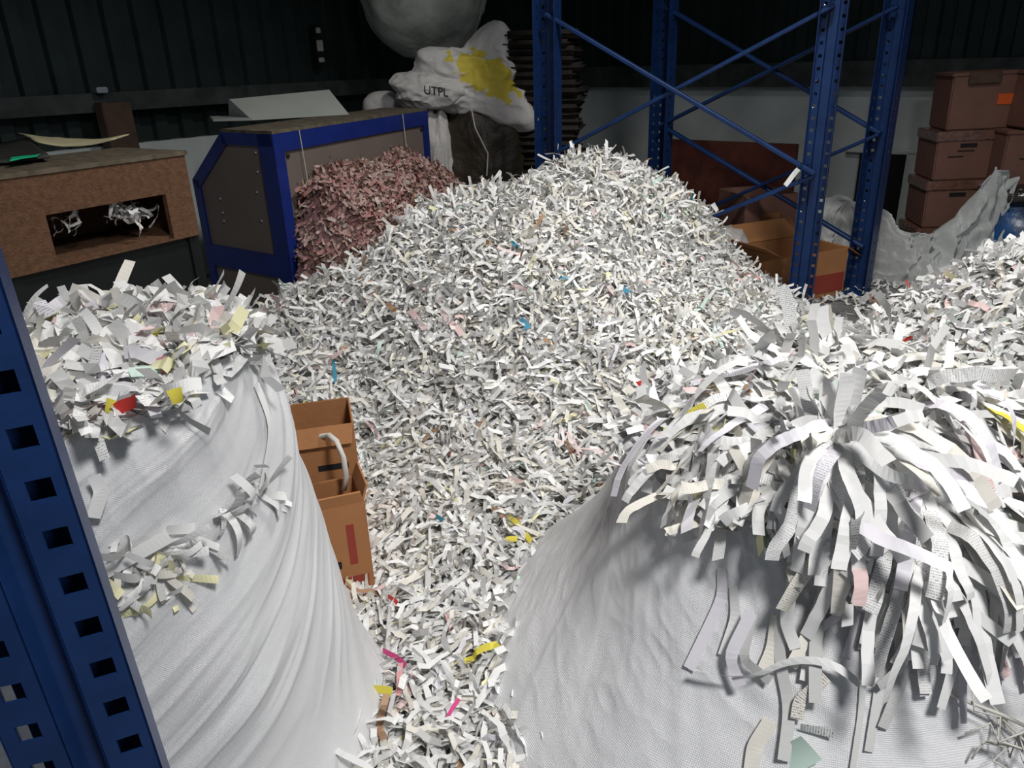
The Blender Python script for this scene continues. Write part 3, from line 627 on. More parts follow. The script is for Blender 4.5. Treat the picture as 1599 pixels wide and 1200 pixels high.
# ================================================================ BULK BAGS
def smooth_prof(zs, rs):
    zz = np.linspace(zs[0], zs[-1], 400); rr = np.interp(zz, zs, rs); k = 35; pad = np.pad(rr, k, mode='edge'); ker = np.hanning(2*k+1); ker /= ker.sum()
    return zz, np.convolve(pad, ker, 'valid')
class Bag:
    def __init__(s, cx, cy, zs, rs, rim=None, ell=(1, 1), fold=None):
        s.cx, s.cy, s.ell = cx, cy, ell; s.zz, s.rr = smooth_prof(zs, rs); s.z0, s.z1 = zs[0], zs[-1]; s.fold = fold; s.rim = rim or (lambda th: 0*th)
    def R(s, th, z):
        k = 1/np.sqrt((np.cos(th)/s.ell[0])**2+(np.sin(th)/s.ell[1])**2)
        return np.interp(z, s.zz, s.rr)*k+(s.fold(th, z) if s.fold is not None else 0)
    def point(s, th, z): r = s.R(th, z); return np.stack([s.cx+r*np.cos(th), s.cy+r*np.sin(th), z], -1)
    def hit(s, px, py):
        d = ray(px, py); t = np.linspace(.3, 3, 3000)[:, None]; P = np.array((0, 0, H))+t*d
        dx, dy = P[:, 0]-s.cx, P[:, 1]-s.cy; th = np.arctan2(dy, dx); ins = (np.hypot(dx, dy) < s.R(th, P[:, 2])) & (P[:, 2] < s.z1)
        i = np.argmax(ins); return (P[i], th[i]) if ins.any() else (None, None)
    def mesh(s, name, m, parent=None, nt=640, nz=420):
        th = -math.pi/2+np.linspace(-math.pi, math.pi, nt, endpoint=False); v = np.linspace(0, 1, nz)
        T_, Vv = np.meshgrid(th, v); Z = s.z0+(s.z1+s.rim(T_)-s.z0)*Vv; P = s.point(T_, Z)
        uv = np.stack([(T_+math.pi/2)*.4, Z], -1).reshape(-1, 2)
        return np_mesh(name, P.reshape(-1, 3), grid_quads(nz, nt, True), m, True, uv, parent=parent)
def foldL(th, z):
    s = (th+math.pi/2+0*z); s = (s+math.pi) % (2*math.pi)-math.pi; s = s*.34
    wob = .05*fbm(s*2.5, z*2.5, 0, 60, 2)
    q = z-.42*s-.5*np.clip(s, 0, 1)**2+wob; p = s+.42*z
    env = .35+.65*np.clip(.5+fbm(s*3, z*3, 0, 66, 2)*.9, 0, 1)
    a = .0085*ridge(q*12, p*1.5, 0, 70, 2)*env+.0030*ridge(q*38, p*3.0, 0, 73, 2)*env**2
    b = .012*fbm(s*4, z*3, 0, 80, 2)
    big = -.02*np.exp(-((q-.10)/.028)**2)*np.clip(1-abs(s+.1)*2, 0, 1)
    c = .004*ridge(s*16+z*3, z*3, 0, 84, 2)*np.clip((z-.6)*5, 0, 1)
    return a*(.6+.4*np.clip((z-.2)*5, 0, 1)*(1-.4*np.clip(s*3, 0, 1)))*(1+.7*np.clip((z-.45)*4, 0, 1))+b+c+big*.6
def foldR(th, z):
    s = (th+math.pi/2); s = (s+math.pi) % (2*math.pi)-math.pi; s = s*.5
    wob = .04*fbm(s*2, z*2, 0, 90, 2)
    q = s*1.1+.75*z+.6*(z-.3)**2+wob; p = z-.7*s
    env = .25+.75*np.clip(.4+fbm(s*3, z*3, 0, 96, 2)*.9+(z-.45)*1.5, 0, 1)
    a = .008*ridge(q*13, p*1.4, 0, 97, 2)*env+.003*ridge(q*36, p*3, 0, 98, 2)*env
    return a+.013*fbm(s*3.2, z*3, 0, 99, 2)+.0025*ridge(q*9+z*14, p*9, 0, 101, 2)
bagL = Bag(-.68, 1.17, [0, .05, .12, .2, .3, .40, .5, .6, .7, .78, .835], [.435, .425, .38, .355, .340, .326, .306, .29, .282, .266, .238], ell=(1.0, 1.0), fold=foldL, rim=lambda th: .02*np.cos(th)+.012*np.sin(5*th+1)+.008*np.sin(11*th))
bagR = Bag(.60, 1.30, [0, .05, .12, .20, .30, .40, .48, .54, .58], [.74, .715, .645, .565, .475, .415, .370, .335, .30], fold=foldR, rim=lambda th: .012*np.sin(4*th+1)+.008*np.sin(9*th))
bl = bagL.mesh('bulk_bag', WOVEN); tag(bl, 'creased white woven bulk bag brimming with shredded paper, beside the near blue upright', 'bulk bag')
br = bagR.mesh('bulk_bag', WOVEN); tag(br, 'white woven bulk bag with long paper strips hanging over its front, at the right', 'bulk bag')
for b in (bl, br):
    mo = b.modifiers.new('s', 'SOLIDIFY'); mo.thickness = .002; mo.offset = -1
def moundL(x, y):
    dx, dy = x-bagL.cx, y-bagL.cy; d = np.hypot(dx, dy); return .835+.02*dx/.3-.02*dy+.04*(1-(d/.27)**2)+.018*fbm(x*9, y*9, 0, 31)
def moundR(x, y):
    dx, dy = x-bagR.cx, y-bagR.cy; d = np.hypot(dx*.92, dy*1.02); a = np.clip(d-.10, 0, 1)
    return .72-.72*a**1.22+.022*fbm(x*7, y*7, 0, 33)
def heap(x, y):
    u, v = (x-1.72)/.66, (y-2.10)/.80; r = np.sqrt(u*u+v*v)
    return np.maximum(.655*np.exp(-r**3.0)+.03*fbm(x*5, y*5, 0, 35)+.02, .015)
# ================================================================ PAPER PILES
def mach_d(x, y):   # signed distance to the long side of the machine, positive in front of it
    return -((x-M0[0])*wv[0]+(y-M0[1])*wv[1])*1.0+0*x
nl = np.array((lv[1], -lv[0]))
def mach_d(x, y): return (x-M0[0])*nl[0]+(y-M0[1])*nl[1]
def mach_t(x, y): return (x-M0[0])*lv[0]+(y-M0[1])*lv[1]
def full_h(x, y):
    z = pile_h(x, y); d = mach_d(x, y); t = mach_t(x, y)
    add = (.63+.16*np.clip(t, 0, 1.3)/1.3)*np.exp(-(np.maximum(d, 0)/.50)**2.2)*np.clip((t+.10)*5, 0, 1)*np.exp(-np.maximum(t-1.0, 0)**2/.09)
    return np.maximum(z, .5*z+add+.03*fbm(x*5, y*5, 0, 8))
def not_in(x, y):
    a = np.hypot(x-bagL.cx, y-bagL.cy) > .36; b = np.hypot(x-bagR.cx, y-bagR.cy) > .55
    d, t = mach_d(x, y), mach_t(x, y)
    m = (d > .015) | (t < -.06)
    fbx = ((x-BR[0])*bn[0]+(y-BR[1])*bn[1] < -.02) | (((x-BR[0])*bd[0]+(y-BR[1])*bd[1]) > .03)
    m2 = ~((t < 0) & (x < M0[0]-.15) & (y > 3.3))
    return a & b & m & fbx & m2
def pinkzone(x, y):
    d = mach_d(x, y); t = mach_t(x, y); w = .46+.12*vn(x*3, y*3, 0, 77)+.1*np.clip(.5-t, 0, 1)
    return (d < w) & (t > -.25) & (t < 1.42+.2*vn(x*4, y*4, 0, 5))
field('shredded_paper_pile', 'big heap of white shredded paper spread over the floor and rising to two peaks', 'shredded paper', full_h, -1.35, 1.55, .75, 4.35, 46000, WHITE,
      keep=lambda x, y: not_in(x, y) & ~pinkzone(x, y) & (x < 1.42+.12*vn(y*5, x*5, 0, 4)), W=(.009, .016), L=(.07, .20), dep=.07, sub=.06, wav=1.0)
field('pink_shredded_paper', 'dusty pink shredded paper banked against the blue machine', 'shredded paper', full_h, -1.1, .2, 3.05, 4.5, 22000, dict(dpink=1, lpink=.5, lp2=.5) if False else dict(lpink=5, pink=3, brown=1.2, white=.6),
      keep=lambda x, y: not_in(x, y) & pinkzone(x, y), W=(.010, .0165), L=(.045, .11), dep=.05, sub=.045, base_col=(.35, .2, .2), lam=lambda P, c: np.concatenate([(c[:, :3]*.7+c[:, :3].mean(1, keepdims=True)*.3)*np.array((.66, .56, .51)), c[:, 3:]*0], 1))
field('shredded_paper_heap', 'heap of white shredded paper at the right edge, behind the right bulk bag', 'shredded paper', heap, 1.0, 2.7, 1.2, 3.1, 20000, WHITE2,
      keep=lambda x, y: (heap(x, y) > .05) & (np.hypot(x-bagR.cx, y-bagR.cy) > .50), W=(.013, .019), L=(.07, .18), dep=.06, sub=.045, wav=.9)
field('scattered_paper', 'loose paper shreds scattered thinly on the concrete around the rack feet', 'shredded paper', lambda x, y: .012+0*x, 1.3, 3.0, 2.6, 4.4, 1500, WHITE,
      keep=lambda x, y: (heap(x, y) < .1) & (vn(x*3, y*3, 0, 14) > -.45) & (rng.random(np.shape(x)) < .75 if np.size(x) < 3000 and np.size(x) == 1500 else np.zeros(np.shape(x), bool)), W=(.012, .018), L=(.05, .14), dep=.0, sub=0)
field('shredded_paper_filling', 'shredded paper filling and overflowing the mouth of the left bulk bag', 'shredded paper', moundL, -.98, -.38, .87, 1.47, 3400, WHITE2 | dict(lyel=4, yellow=.8, lpink=3, mint=1),
      keep=lambda x, y: np.hypot(x-bagL.cx, y-bagL.cy) < .268+.012*vn(x*20, y*20, 0, 2), W=(.014, .022), L=(.06, .15), dep=.03, sub=.03, wav=1.0)
field('shredded_paper_filling', 'shredded paper mounded high in the mouth of the right bulk bag', 'shredded paper', moundR, -.0, 1.12, .82, 1.86, 8000, WHITE2,
      keep=lambda x, y: (np.hypot(x-bagR.cx, y-bagR.cy) < .37+.02*vn(x*15, y*15, 0, 2)), W=(.015, .022), L=(.08, .20), dep=.05, sub=.04, wav=.8)
# strips hanging over the rim of the right bag
def drape(start, az, pitch, L, W, bag, mound, stiff=1., roll=0., K=16, gap=.004, jig=.25, wander=.25, seed=None):
    p = np.array(start, float); ds = L/K; pts = [p.copy()]; a = pitch; hd = az; ws = []; kink = rng.normal(0, jig, K)
    wp = rng.normal(0, wander)/K*2
    for i in range(K):
        a = max(a-ds*(7.5/stiff)*max(math.cos(a), .12)+kink[i]*.5, -1.50); hd += wp+kink[(i*7) % K]*.35
        q = p+ds*np.array((math.cos(a)*math.cos(hd), math.cos(a)*math.sin(hd), math.sin(a)))
        dx, dy = q[0]-bag.cx, q[1]-bag.cy; d = math.hypot(dx, dy); th = math.atan2(dy, dx)
        zt_ = float(moundR(q[0], q[1])) if mound else -9
        if q[2] < bag.z1 and d < float(bag.R(th, q[2]))+gap and d > bag.rr[-1]*.75:
            r = float(bag.R(th, q[2]))+gap; q[0], q[1] = bag.cx+math.cos(th)*r, bag.cy+math.sin(th)*r
        elif mound and d < .40 and q[2] < zt_+gap: q[2] = zt_+gap; a = max(a, -.9)
        st = q-p; n_ = np.linalg.norm(st)
        if n_ > 1e-6: q = p+st/n_*ds
        pts.append(q.copy()); p = q
    pts = np.array(pts); t = unit(np.gradient(pts, axis=0)); out = np.stack([pts[:, 0]-bag.cx, pts[:, 1]-bag.cy, np.full(len(pts), .25)], 1); out = unit(out-t*(out*t).sum(1, keepdims=True))
    side = np.cross(t, out); ro = roll+np.linspace(-.5, .5, len(pts))*rng.normal(0, .7)
    w = (side*np.cos(ro)[:, None]+out*np.sin(ro)[:, None])*W/2
    return pts, w
def drape_stuff(name, label, n, gen, probs, K=16):
    Vs = []; Ls = []; Ws = []
    for i in range(n):
        st, az, pi_, L, W, gp = gen(i); p, w = drape(st, az, pi_, L, W, bagR, True, rng.uniform(.5, 1.4), rng.normal(0, .3), K, gp); Vs.append(np.stack([p-w, p+w], 1)); Ls.append(L); Ws.append(W)
    a = strips_to(np.array(Vs), K, np.array(Ls), np.array(Ws), colours(n, probs)); return tag(np_mesh(name, a[0], a[1], PAPER, False, a[2], a[3]), label, 'shredded paper', kind='stuff')
def g1(i):
    th = rng.uniform(-3.0, .2) if i % 3 == 0 else rng.uniform(-1.75, .1); r = rng.uniform(.20, .36) if i % 2 else rng.uniform(.30, .38); x, y = bagR.cx+r*math.cos(th), bagR.cy+r*math.sin(th)
    z = float(moundR(x, y))+.012
    L = rng.uniform(.09, .20) if th < -1.8 else rng.uniform(.10, .26)
    if th < -1.95: L *= .7
    return (x, y, z), th+rng.normal(0, .45), rng.uniform(-.5, .2), L, rng.uniform(.015, .021), rng.uniform(.003, .03)
drape_stuff('hanging_shredded_paper', 'mass of shorter paper strips hanging down over the rim of the right bulk bag', 520, g1, WHITE2)
def curve_ribbon(p, w, colname, label, group=None, cat='paper strip', prt=None):
    c = np.array(PAL[colname])*rng.uniform(.93, 1.05); return ribbon('paper_strip', p, w, tuple(np.clip(c, 0, .86)), label, group, cat, (rng.uniform(.25, .7) if rng.random() < .18 else 0.) if prt is None else prt)
def pick(): return ['white', 'white', 'white', 'white', 'grey', 'cream', 'pale'][rng.integers(7)]
tuft = at_y(1300, 672, 1.03); tuft[2] = max(float(moundR(tuft[0], tuft[1]))+.02, tuft[2])
for i in range(46):
    az = -math.pi/2+rng.normal(-.12, .85); L = rng.uniform(.11, .26)
    st = tuft+np.array((rng.normal(0, .012), rng.normal(0, .008), rng.uniform(-.01, .012)))
    p, w = drape(st, az, rng.uniform(-.2, .55), L, rng.uniform(.017, .022), bagR, True, rng.uniform(.8, 1.6), rng.normal(0, .25), 20, rng.uniform(.004, .035), .32)
    curve_ribbon(p, w, pick(), 'long white paper strip fanning out of the tuft and down over the right bag', 'strips of the drooping tuft')
for i in range(11):
    az = math.pi/2+rng.normal(0, .9); p, w = drape(tuft+rng.normal(0, .012, 3), az, rng.uniform(.7, 1.3), rng.uniform(.06, .12), rng.uniform(.018, .023), bagR, True, 2.5, rng.normal(0, .8), 12, .005, .12)
    curve_ribbon(p, w, 'white', 'white paper strip standing up out of the back of the tuft on the right bag', 'strips standing up from the tuft')
def free_strip(a, b, W, colname, label, group=None, bend=.0, side=None, prt=None, K=10, tw=.3):
    a, b = np.array(a), np.array(b); t = np.linspace(0, 1, K+1)[:, None]; v = b-a; L = np.linalg.norm(v); v = v/L
    s = np.cross(v, (cf if side is None else np.array(side))); s /= np.linalg.norm(s); n = np.cross(s, v)
    p = a+(b-a)*t+n*bend*L*np.sin(t*math.pi)+s*rng.normal(0, .02)*L*np.sin(t*6); r = np.linspace(-tw, tw, K+1)[:, None]
    return curve_ribbon(p, (s*np.cos(r)+n*np.sin(r))*W/2, colname, label, group, prt=prt)
# strips sticking up at the back of the right bag
free_strip(at_y(1250, 640, 1.35), at_y(1217, 448, 1.45), .026, 'white', 'broad white strip standing tallest out of the right bag filling', bend=.04, prt=.9)
free_strip(at_y(1322, 600, 1.35), at_y(1285, 478, 1.42), .024, 'white', 'white strip sticking up right of the tallest one, second tallest on the right bag', bend=.08)
free_strip(at_y(1305, 560, 1.40), at_y(1312, 495, 1.42), .015, 'white', 'short narrow white strip standing just right of the second tallest strip', bend=.05)
free_strip(at_y(1255, 570, 1.42), at_y(1240, 505, 1.42), .014, 'grey', 'short grey strip standing behind the tallest one on the right bag', bend=-.1)
# more individual long strips all over the filling of the right bag
for i in range(74):
    th = rng.uniform(-3.1, .9); r = rng.uniform(.05, .35); x, y = bagR.cx+r*math.cos(th), bagR.cy+r*math.sin(th)
    p, w = drape((x, y, float(moundR(x, y))+.015), th+rng.normal(0, .7), rng.uniform(-.1, .6), rng.uniform(.13, .26), rng.uniform(.016, .022), bagR, True, rng.uniform(.7, 1.6), rng.normal(0, .35), 14, rng.uniform(.004, .02), .3)
    curve_ribbon(p, w, pick(), 'long paper strip lying loose on the filling of the right bulk bag', 'long loose strips on the right bag')
# strips clinging lower on the bag front
def on_bag(bag, pix, W, colname, label, group=None, gap=.006, prt=None, K=14, tw=.2):
    pts = []
    for a, b in pix:
        P, th = bag.hit(a, b)
        if P is None: return
        P = P+gap*np.array((math.cos(th), math.sin(th), .1)); pts.append(P)
    pts = np.array(pts); t = np.linspace(0, 1, len(pts)); tt = np.linspace(0, 1, K); p = np.stack([np.interp(tt, t, pts[:, i]) for i in range(3)], 1)
    k = np.array([.25, .5, .25]); q = p.copy()
    for _ in range(2): q[1:-1] = k[0]*q[:-2]+k[1]*q[1:-1]+k[2]*q[2:]
    tg = unit(np.gradient(q, axis=0)); out = np.stack([q[:, 0]-bag.cx, q[:, 1]-bag.cy, np.zeros(K)], 1); out = unit(out-tg*(out*tg).sum(1, keepdims=True)); s = np.cross(tg, out)
    r = np.linspace(-tw, tw, K)[:, None]; return curve_ribbon(q, (s*np.cos(r)+out*np.sin(r))*W/2, colname, label, group, prt=prt)
on_bag(bagR, [(1100, 1030), (1180, 1045), (1215, 1020), (1250, 1008), (1300, 1012), (1335, 1045)], .012, 'white', 'thin crooked white strip sticking out sideways from the right bag front', gap=.035, tw=1.1)
on_bag(bagR, [(1215, 960), (1222, 1040), (1235, 1100), (1225, 1180)], .018, 'grey', 'long grey strip trailing down the front of the right bag', gap=.012)
on_bag(bagR, [(1290, 1045), (1250, 1080), (1245, 1110)], .018, 'cream', 'cream printed strip folded near the bottom of the right bag', gap=.02, prt=1.)
on_bag(bagR, [(1250, 1125), (1300, 1135)], .016, 'white', 'short white printed strip low on the right bag', gap=.015, prt=1.)
on_bag(bagR, [(1205, 1120), (1180, 1160), (1175, 1199)], .022, 'cream', 'cream strip at the foot of the picture on the right bag', gap=.01)
on_bag(bagR, [(1460, 960), (1470, 1020), (1452, 1085)], .019, 'white', 'bright white strip hanging low with a square cut end on the right bag', gap=.03, prt=.0)
on_bag(bagR, [(1410, 1010), (1400, 1070), (1375, 1130)], .019, 'grey', 'pale grey strip hanging left of the bright square cut strip', gap=.01)
on_bag(bagR, [(1350, 960), (1345, 1100), (1330, 1199)], .009, 'grey', 'thin grey strip running straight down the right bag front', gap=.006)
on_bag(bagR, [(1380, 985), (1370, 1080), (1355, 1170)], .014, 'grey', 'grey strip right of the thin straight strip on the right bag', gap=.006)
on_bag(bagR, [(1545, 940), (1540, 1000), (1555, 1045)], .018, 'lpink', 'pinkish white strip hanging at the right side of the right bag', gap=.02)
on_bag(bagR, [(1235, 1150), (1262, 1190)], .05, 'mint', 'pale mint crumpled shred at the foot of the right bag', gap=.012)
for k in range(26):
    x = rng.uniform(1130, 1590); y = rng.uniform(860, 960)
    on_bag(bagR, [(x, y), (x+rng.normal(-8, 14), y+rng.uniform(40, 70)), (x+rng.normal(-14, 26), y+rng.uniform(90, 170))], rng.uniform(.013, .02), pick(), 'paper strip hanging flat against the lower front of the right bag', 'strips against the lower front of the right bag', gap=rng.uniform(.006, .03))
# coloured scraps on the right bag
def surf_hit(fn, px, py, t0=.6, t1=6):
    d = ray(px, py); t = np.linspace(t0, t1, 4000)[:, None]; P = np.array((0, 0, H))+t*d; ins = P[:, 2] < fn(P[:, 0], P[:, 1])
    return P[np.argmax(ins)]
def scrap(fn, pix, W, colname, label, lift=.02, bend=.1, prt=0., K=10):
    W = W*.7
    a = surf_hit(fn, *pix[0]); b = surf_hit(fn, *pix[1]); a = a+(0, 0, lift)-cf*.012; b = b+(0, 0, lift)-cf*.012
    if np.linalg.norm(b-a) > .4: b = a+(b-a)/np.linalg.norm(b-a)*.12
    return free_strip(a, b, W, colname, label, None, bend, prt=prt)
scrap(moundR, [(1035, 690), (1098, 650)], .020, 'yellow', 'greenish yellow strip at the left shoulder of the right bag filling', prt=.8)
scrap(moundR, [(1165, 555), (1180, 575)], .016, 'blue', 'small blue printed strip at the back of the right bag filling', prt=1.)
scrap(moundR, [(1158, 618), (1168, 630)], .012, 'brown', 'tiny orange brown scrap left of the tall strips on the right bag')
scrap(moundR, [(1365, 702), (1385, 715)], .020, 'pink', 'small faded red scrap right of the tuft on the right bag')
scrap(heap, [(1400, 548), (1420, 535)], .014, 'red', 'small red scrap at the left flank of the right edge heap')
# left bag: strips out of the top
for i in range(54):
    th = rng.uniform(-math.pi, math.pi); r = math.sqrt(rng.random())*.24; x, y = bagL.cx+r*math.cos(th), bagL.cy+r*math.sin(th); z = float(moundL(x, y))
    az = rng.uniform(0, 6.28); el = rng.uniform(-.1, .9); L = rng.uniform(.05, .11); d = np.array((math.cos(az)*math.cos(el), math.sin(az)*math.cos(el), math.sin(el)))
    free_strip(np.array((x, y, z+.005)), np.array((x, y, z+.01))+d*L, rng.uniform(.015, .021), pick(), 'white paper strip poking up out of the left bulk bag filling', 'strips poking out of the left bag', rng.normal(0, .08), side=rng.normal(0, 1, 3))
for a, b, l in (((280, 498), (240, 456), 'white strip angled up above the left bag, left of the two tallest'), ((378, 540), (330, 464), 'broad white strip leaning left, tallest on the left bag'), ((300, 505), (278, 472), 'narrow white strip sticking up in the middle of the left bag'), ((228, 505), (208, 468), 'white pointed strip at the back rim of the left bag')):
    free_strip(at_y(*a, 1.38), at_y(*b, 1.42), .020, 'white', l, bend=.03)
free_strip(at_y(172, 532, 1.22), at_y(195, 488, 1.25), .022, 'yellow', 'bright yellow curled strip on the left bag filling', bend=-.35, prt=0)
free_strip(at_y(258, 598, 1.02), at_y(250, 558, 1.04), .022, 'pink', 'pink crumpled strip in the middle of the left bag filling', bend=.1, prt=0)
free_strip(at_y(182, 640, .93), at_y(212, 624, .92), .017, 'red', 'red strip at the front rim of the left bag', bend=.1, prt=0)
free_strip(at_y(165, 632, .94), at_y(185, 642, .93), .020, 'yellow', 'olive yellow strip beside the red one at the front rim', bend=.1, prt=0)
free_strip(at_y(330, 552, 1.12), at_y(372, 540, 1.15), .018, 'magenta', 'magenta and red strip at the right of the left bag filling', bend=.1, prt=0)
free_strip(at_y(335, 545, 1.11), at_y(358, 543, 1.12), .012, 'blue', 'small blue scrap over the magenta strip on the left bag', bend=.1, prt=0)
free_strip(at_y(262, 550, 1.1), at_y(292, 530, 1.12), .022, 'lyel', 'pale yellow strip in the middle of the left bag filling', bend=.2, prt=0)
free_strip(at_y(255, 610, .95), at_y(315, 600, .96), .018, 'white', 'arched white strip at the front rim of the left bag', bend=-.25, prt=0)
free_strip(at_y(265, 622, .91), at_y(285, 615, .91), .020, 'yellow', 'yellow scrap under the arched white strip', bend=.1, prt=0)
on_bag(bagL, [(395, 600), (415, 650), (418, 680), (408, 735), (402, 765)], .014, 'white', 'long white strip trailing down the right shoulder of the left bag', gap=.006)
on_bag(bagL, [(148, 735), (160, 760), (148, 800)], .018, 'white', 'white strip hanging at the left shoulder of the left bag', gap=.02)
# clusters bursting through tears of the left bag
def tear(cx_, cy_, sx, sy, n, label, group, cols):
    for i in range(n):
        x = cx_+rng.normal(0, sx*.5); y = cy_+rng.normal(0, sy*.5); P, th = bagL.hit(x, y)
        if P is None: continue
        o_ = np.array((math.cos(th), math.sin(th), 0)); t_ = np.array((-math.sin(th), math.cos(th), 0)); az = rng.uniform(0, 6.28)
        d = t_*math.cos(az)+np.array((0, 0, 1))*math.sin(az)*.9+o_*rng.uniform(.05, .6)-np.array((0, 0, .35)); d /= np.linalg.norm(d)
        L = rng.uniform(.03, .075); W = rng.uniform(.008, .015); cname = cols[rng.integers(len(cols))]
        free_strip(P+o_*.002, P+o_*.004+d*L, W, cname, (label % ('yellow' if cname in ('lyel', 'yellow') else 'white')), group % ('yellow' if cname in ('lyel', 'yellow') else 'white'), rng.normal(0, .25), side=o_, tw=.5)
tear(232, 890, 70, 50, 44, '%s paper shred bursting from the lower tear of the left bag', '%s shreds at the lower tear', ['white', 'white', 'white', 'grey', 'cream', 'lyel'])
tear(402, 765, 30, 18, 14, '%s paper shred poking out of the small tear at the right of the left bag', '%s shreds at the small right tear', ['white', 'white', 'grey'])
tear(352, 800, 20, 12, 9, '%s paper shred at the tiny tear below the small one', '%s shreds at the tiny tear', ['white', 'grey'])
on_bag(bagL, [(165, 888), (215, 858), (260, 832)], .022, 'white', 'broad white sheet strip lying over the lower tear of the left bag', gap=.014, prt=0)
on_bag(bagL, [(255, 825), (300, 822)], .016, 'white', 'flat white strip right above the lower tear of the left bag', gap=.01, prt=0)
# coloured scraps in the pile
for pix, W, cn, lb in ((((812, 505), (826, 518)), .030, 'blue', 'blue scrap near the middle of the big pile'), (((800, 382), (808, 392)), .020, 'blue', 'small blue scrap high on the pile below the left peak'), (((972, 455), (982, 463)), .02, 'blue', 'tiny blue scrap at the right of the big pile'),
    (((522, 568), (524, 602)), .018, 'blue', 'upright blue strip on the shaded left flank of the pile'), (((682, 812), (692, 818)), .018, 'blue', 'blue scrap on the paper covered floor'), (((795, 812), (830, 850)), .020, 'yellow', 'yellow strip lying at the foot of the pile'),
    (((768, 800), (790, 806)), .02, 'brown', 'orange brown scrap above the yellow strip at the pile foot'), (((790, 848), (808, 846)), .02, 'yellow', 'small yellow scrap just under the yellow strip'), (((600, 1020), (635, 1045)), .018, 'magenta', 'magenta strip on the floor between the two bags'),
    (((622, 1090), (628, 1040)), .018, 'pink', 'pink strip standing next to the magenta strip on the floor'), (((585, 1080), (615, 1085)), .024, 'yellow', 'lime yellow strip on the floor beside the left bag'), (((566, 1065), (592, 1072)), .018, 'mint', 'teal tinted strip above the lime yellow strip'),
    (((700, 1125), (718, 1095)), .012, 'magenta', 'thin pink red strip on the floor between the bags, lower down'), (((608, 935), (622, 948)), .014, 'red', 'small red scrap on the floor below the pile'), (((640, 490), (665, 520)), .03, 'lpink', 'pinkish strip in the upper left of the big pile'),
    (((690, 490), (722, 530)), .03, 'lpink', 'salmon strip right of the pinkish one in the pile'), (((605, 480), (620, 492)), .025, 'brown', 'ochre scrap left of the pinkish strip')):
    scrap(full_h, pix, W, cn, lb, .012, .1, 0.)
# strips that catch the eye beyond the pile
br_a = at_y(1226, 290, 3.53); br_b = at_y(1247, 264, 3.53)
free_strip(br_a, br_b, .022, 'white', 'white strip caught on the blue diagonal brace of the rack', bend=.12, prt=0)
free_strip(at_y(1113, 318, 3.5), at_y(1120, 330, 3.5), .02, 'white', 'small white scrap on the tip of the brace above the pile', prt=0)
free_strip(at_z(1285, 505, .06), at_z(1278, 478, .03), .04, 'white', 'broad white strip on the floor right of the rack foot', prt=0)
free_strip(at_z(1342, 472, .04), at_z(1368, 455, .03), .03, 'white', 'white strip lying on the concrete beside the right edge heap', prt=0)
free_strip(surf_hit(heap, 1535, 400)+(0, 0, .0), surf_hit(heap, 1545, 400)+(0, 0, .055), .012, 'white', 'curled white strip standing on the crest of the right edge heap', bend=.5, prt=0)
# ================================================================ PRODUCE CARTONS BETWEEN BAG AND PILE
def hitp(px, py, y): return at_y(px, py, y)
q = at_y(541, 665, 1.70)
c1_ = open_carton('produce_carton', 'open brown carton with black handle slot, upper of the two beside the left bag', (q[0]-.135, q[1]+.09, q[2]-.33), (.25, .20, .31), math.radians(14), CARD, [('f', -1.25, .05)], None, (math.radians(-4), math.radians(0)))
decal('print_band', c1_, (.015, -.1025, .10), (.11, .003, .045), REDP); decal('handle_slot', c1_, (.065, -.1025, .20), (.075, .006, .014), HOLE)
decal('tape_label', c1_, (.085, -.1025, .15), (.07, .003, .028), TWINE)
q = at_y(562, 795, 1.52)
c2_ = open_carton('produce_carton', 'torn brown carton with red stripe, lower of the two beside the left bag', (q[0]-.118, q[1]+.06, .03), (.21, .13, max(q[2]-.03, .2)), math.radians(20), CARD, [('r', 1.2, .04), ('f', 1.3, .03)], None, (math.radians(0), math.radians(0)))
decal('print_band', c2_, (.065, -.0675, .17), (.018, .003, .11), REDP); decal('print_band', c2_, (.055, -.0675, .05), (.08, .003, .06), REDP); decal('handle_slot', c2_, (.02, -.0675, .12), (.03, .006, .018), HOLE)
bm = bmesh.new(); tube(bm, [hitp(482, 688, 1.72), hitp(497, 682, 1.72), hitp(514, 680, 1.70), hitp(526, 690, 1.64), hitp(536, 715, 1.62), hitp(541, 745, 1.62), hitp(537, 765, 1.62)], .007, 6)
tag(bm_obj('cloth_strap', bm, TWINE, None, True), 'white cloth strap looped over the upper produce carton', 'strap')
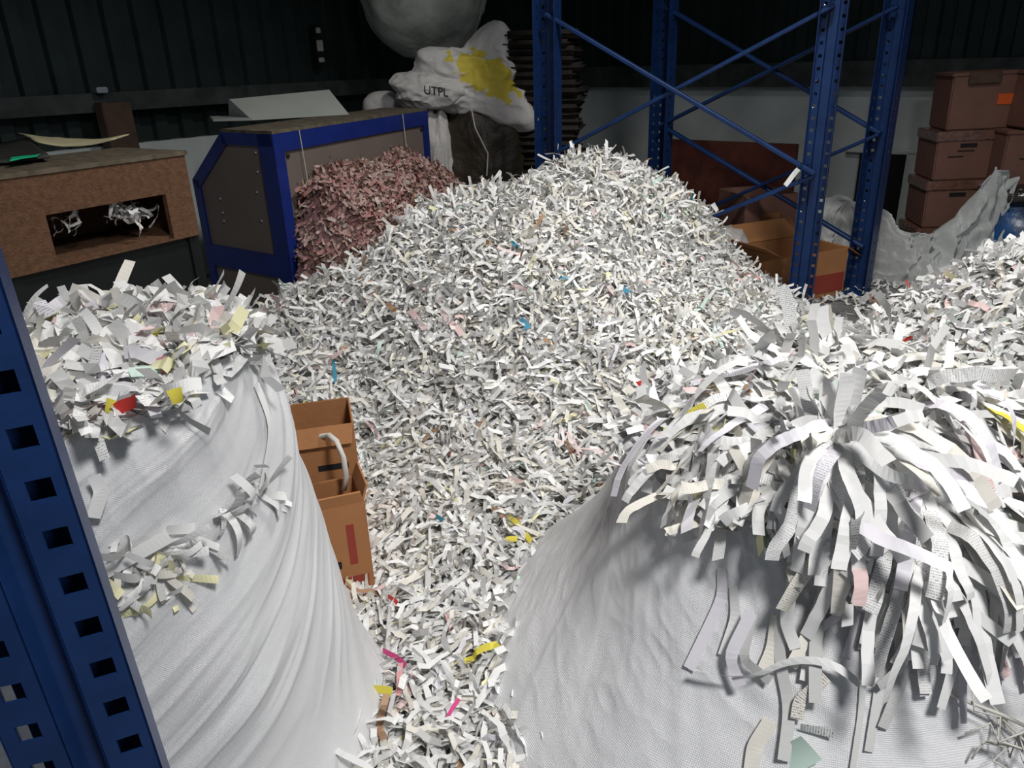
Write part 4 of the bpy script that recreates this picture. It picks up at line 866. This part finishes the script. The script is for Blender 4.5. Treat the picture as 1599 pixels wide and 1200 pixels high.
# frayed twine and brown tag at the lower right corner
def bagpt(a, b, g_=.012):
    P, th = bagR.hit(a, b)
    return P+g_*np.array((math.cos(th), math.sin(th), .2)) if P is not None else at_y(a, b, .7)
tw_ = empty('frayed_twine', 'tangle of pale frayed twine with a brown tag at the lower right corner', 'twine', None, tuple(bagpt(1540, 1120)))
def twp(name, pts, r, m):
    bm = bmesh.new(); tube(bm, pts, r, 6); o = bm_obj(name, bm, m, tw_, True); o.matrix_parent_inverse = Matrix.Translation(-tw_.location)
twp('twine_end', [bagpt(1465, 1072), bagpt(1500, 1085, .02), bagpt(1540, 1098, .03), bagpt(1575, 1115, .04)], .0028, TWINE)
for k in range(9):
    a = np.array((rng.uniform(1500, 1570), rng.uniform(1075, 1190))); pts = [bagpt(*(a+rng.normal(0, 16, 2)+(j*8, j*6)), .02+.01*j) for j in range(5)]; twp('twine_end', pts, .0016, TWINE)
q = bagpt(1590, 1112, .05); bm = bmesh.new(); bmesh.ops.create_icosphere(bm, subdivisions=3, radius=1)
for v in bm.verts: v.co = Vector((v.co.x*.025, v.co.y*.012, v.co.z*.028))*(1+.15*math.sin(v.co.x*7+v.co.z*5))
o = bm_obj('tag', bm, BROWN, tw_, True); o.matrix_parent_inverse = Matrix.Translation(-tw_.location); o.location = q
# ================================================================ LIGHT
def area(loc, target, size, power, col, spread=180):
    l = bpy.data.lights.new('lamp', 'AREA'); l.shape = 'DISK'; l.size = size; l.energy = power; l.color = col; l.spread = math.radians(spread)
    o = bpy.data.objects.new('ceiling_lamp_light', l); C.objects.link(o); o.location = loc; o.rotation_euler = (Vector(target)-Vector(loc)).to_track_quat('-Z', 'Y').to_euler(); return o
area((1.0, 2.3, 3.5), (.55, 2.7, 0), .5, 38, (1, .98, .94), 114)
area((.85, -.35, 2.9), (.40, 1.1, .2), .5, 28, (1, .985, .97), 112)
w = bpy.data.worlds.new('world'); bpy.context.scene.world = w; w.use_nodes = True; w.node_tree.nodes['Background'].inputs[0].default_value = (.75, .85, 1, 1); w.node_tree.nodes['Background'].inputs[1].default_value = .20
sc = bpy.context.scene; sc.view_settings.view_transform = 'Standard'; sc.view_settings.look = 'None'; sc.view_settings.gamma = 1; sc.view_settings.exposure = 0; sc.view_settings.use_curve_mapping = False
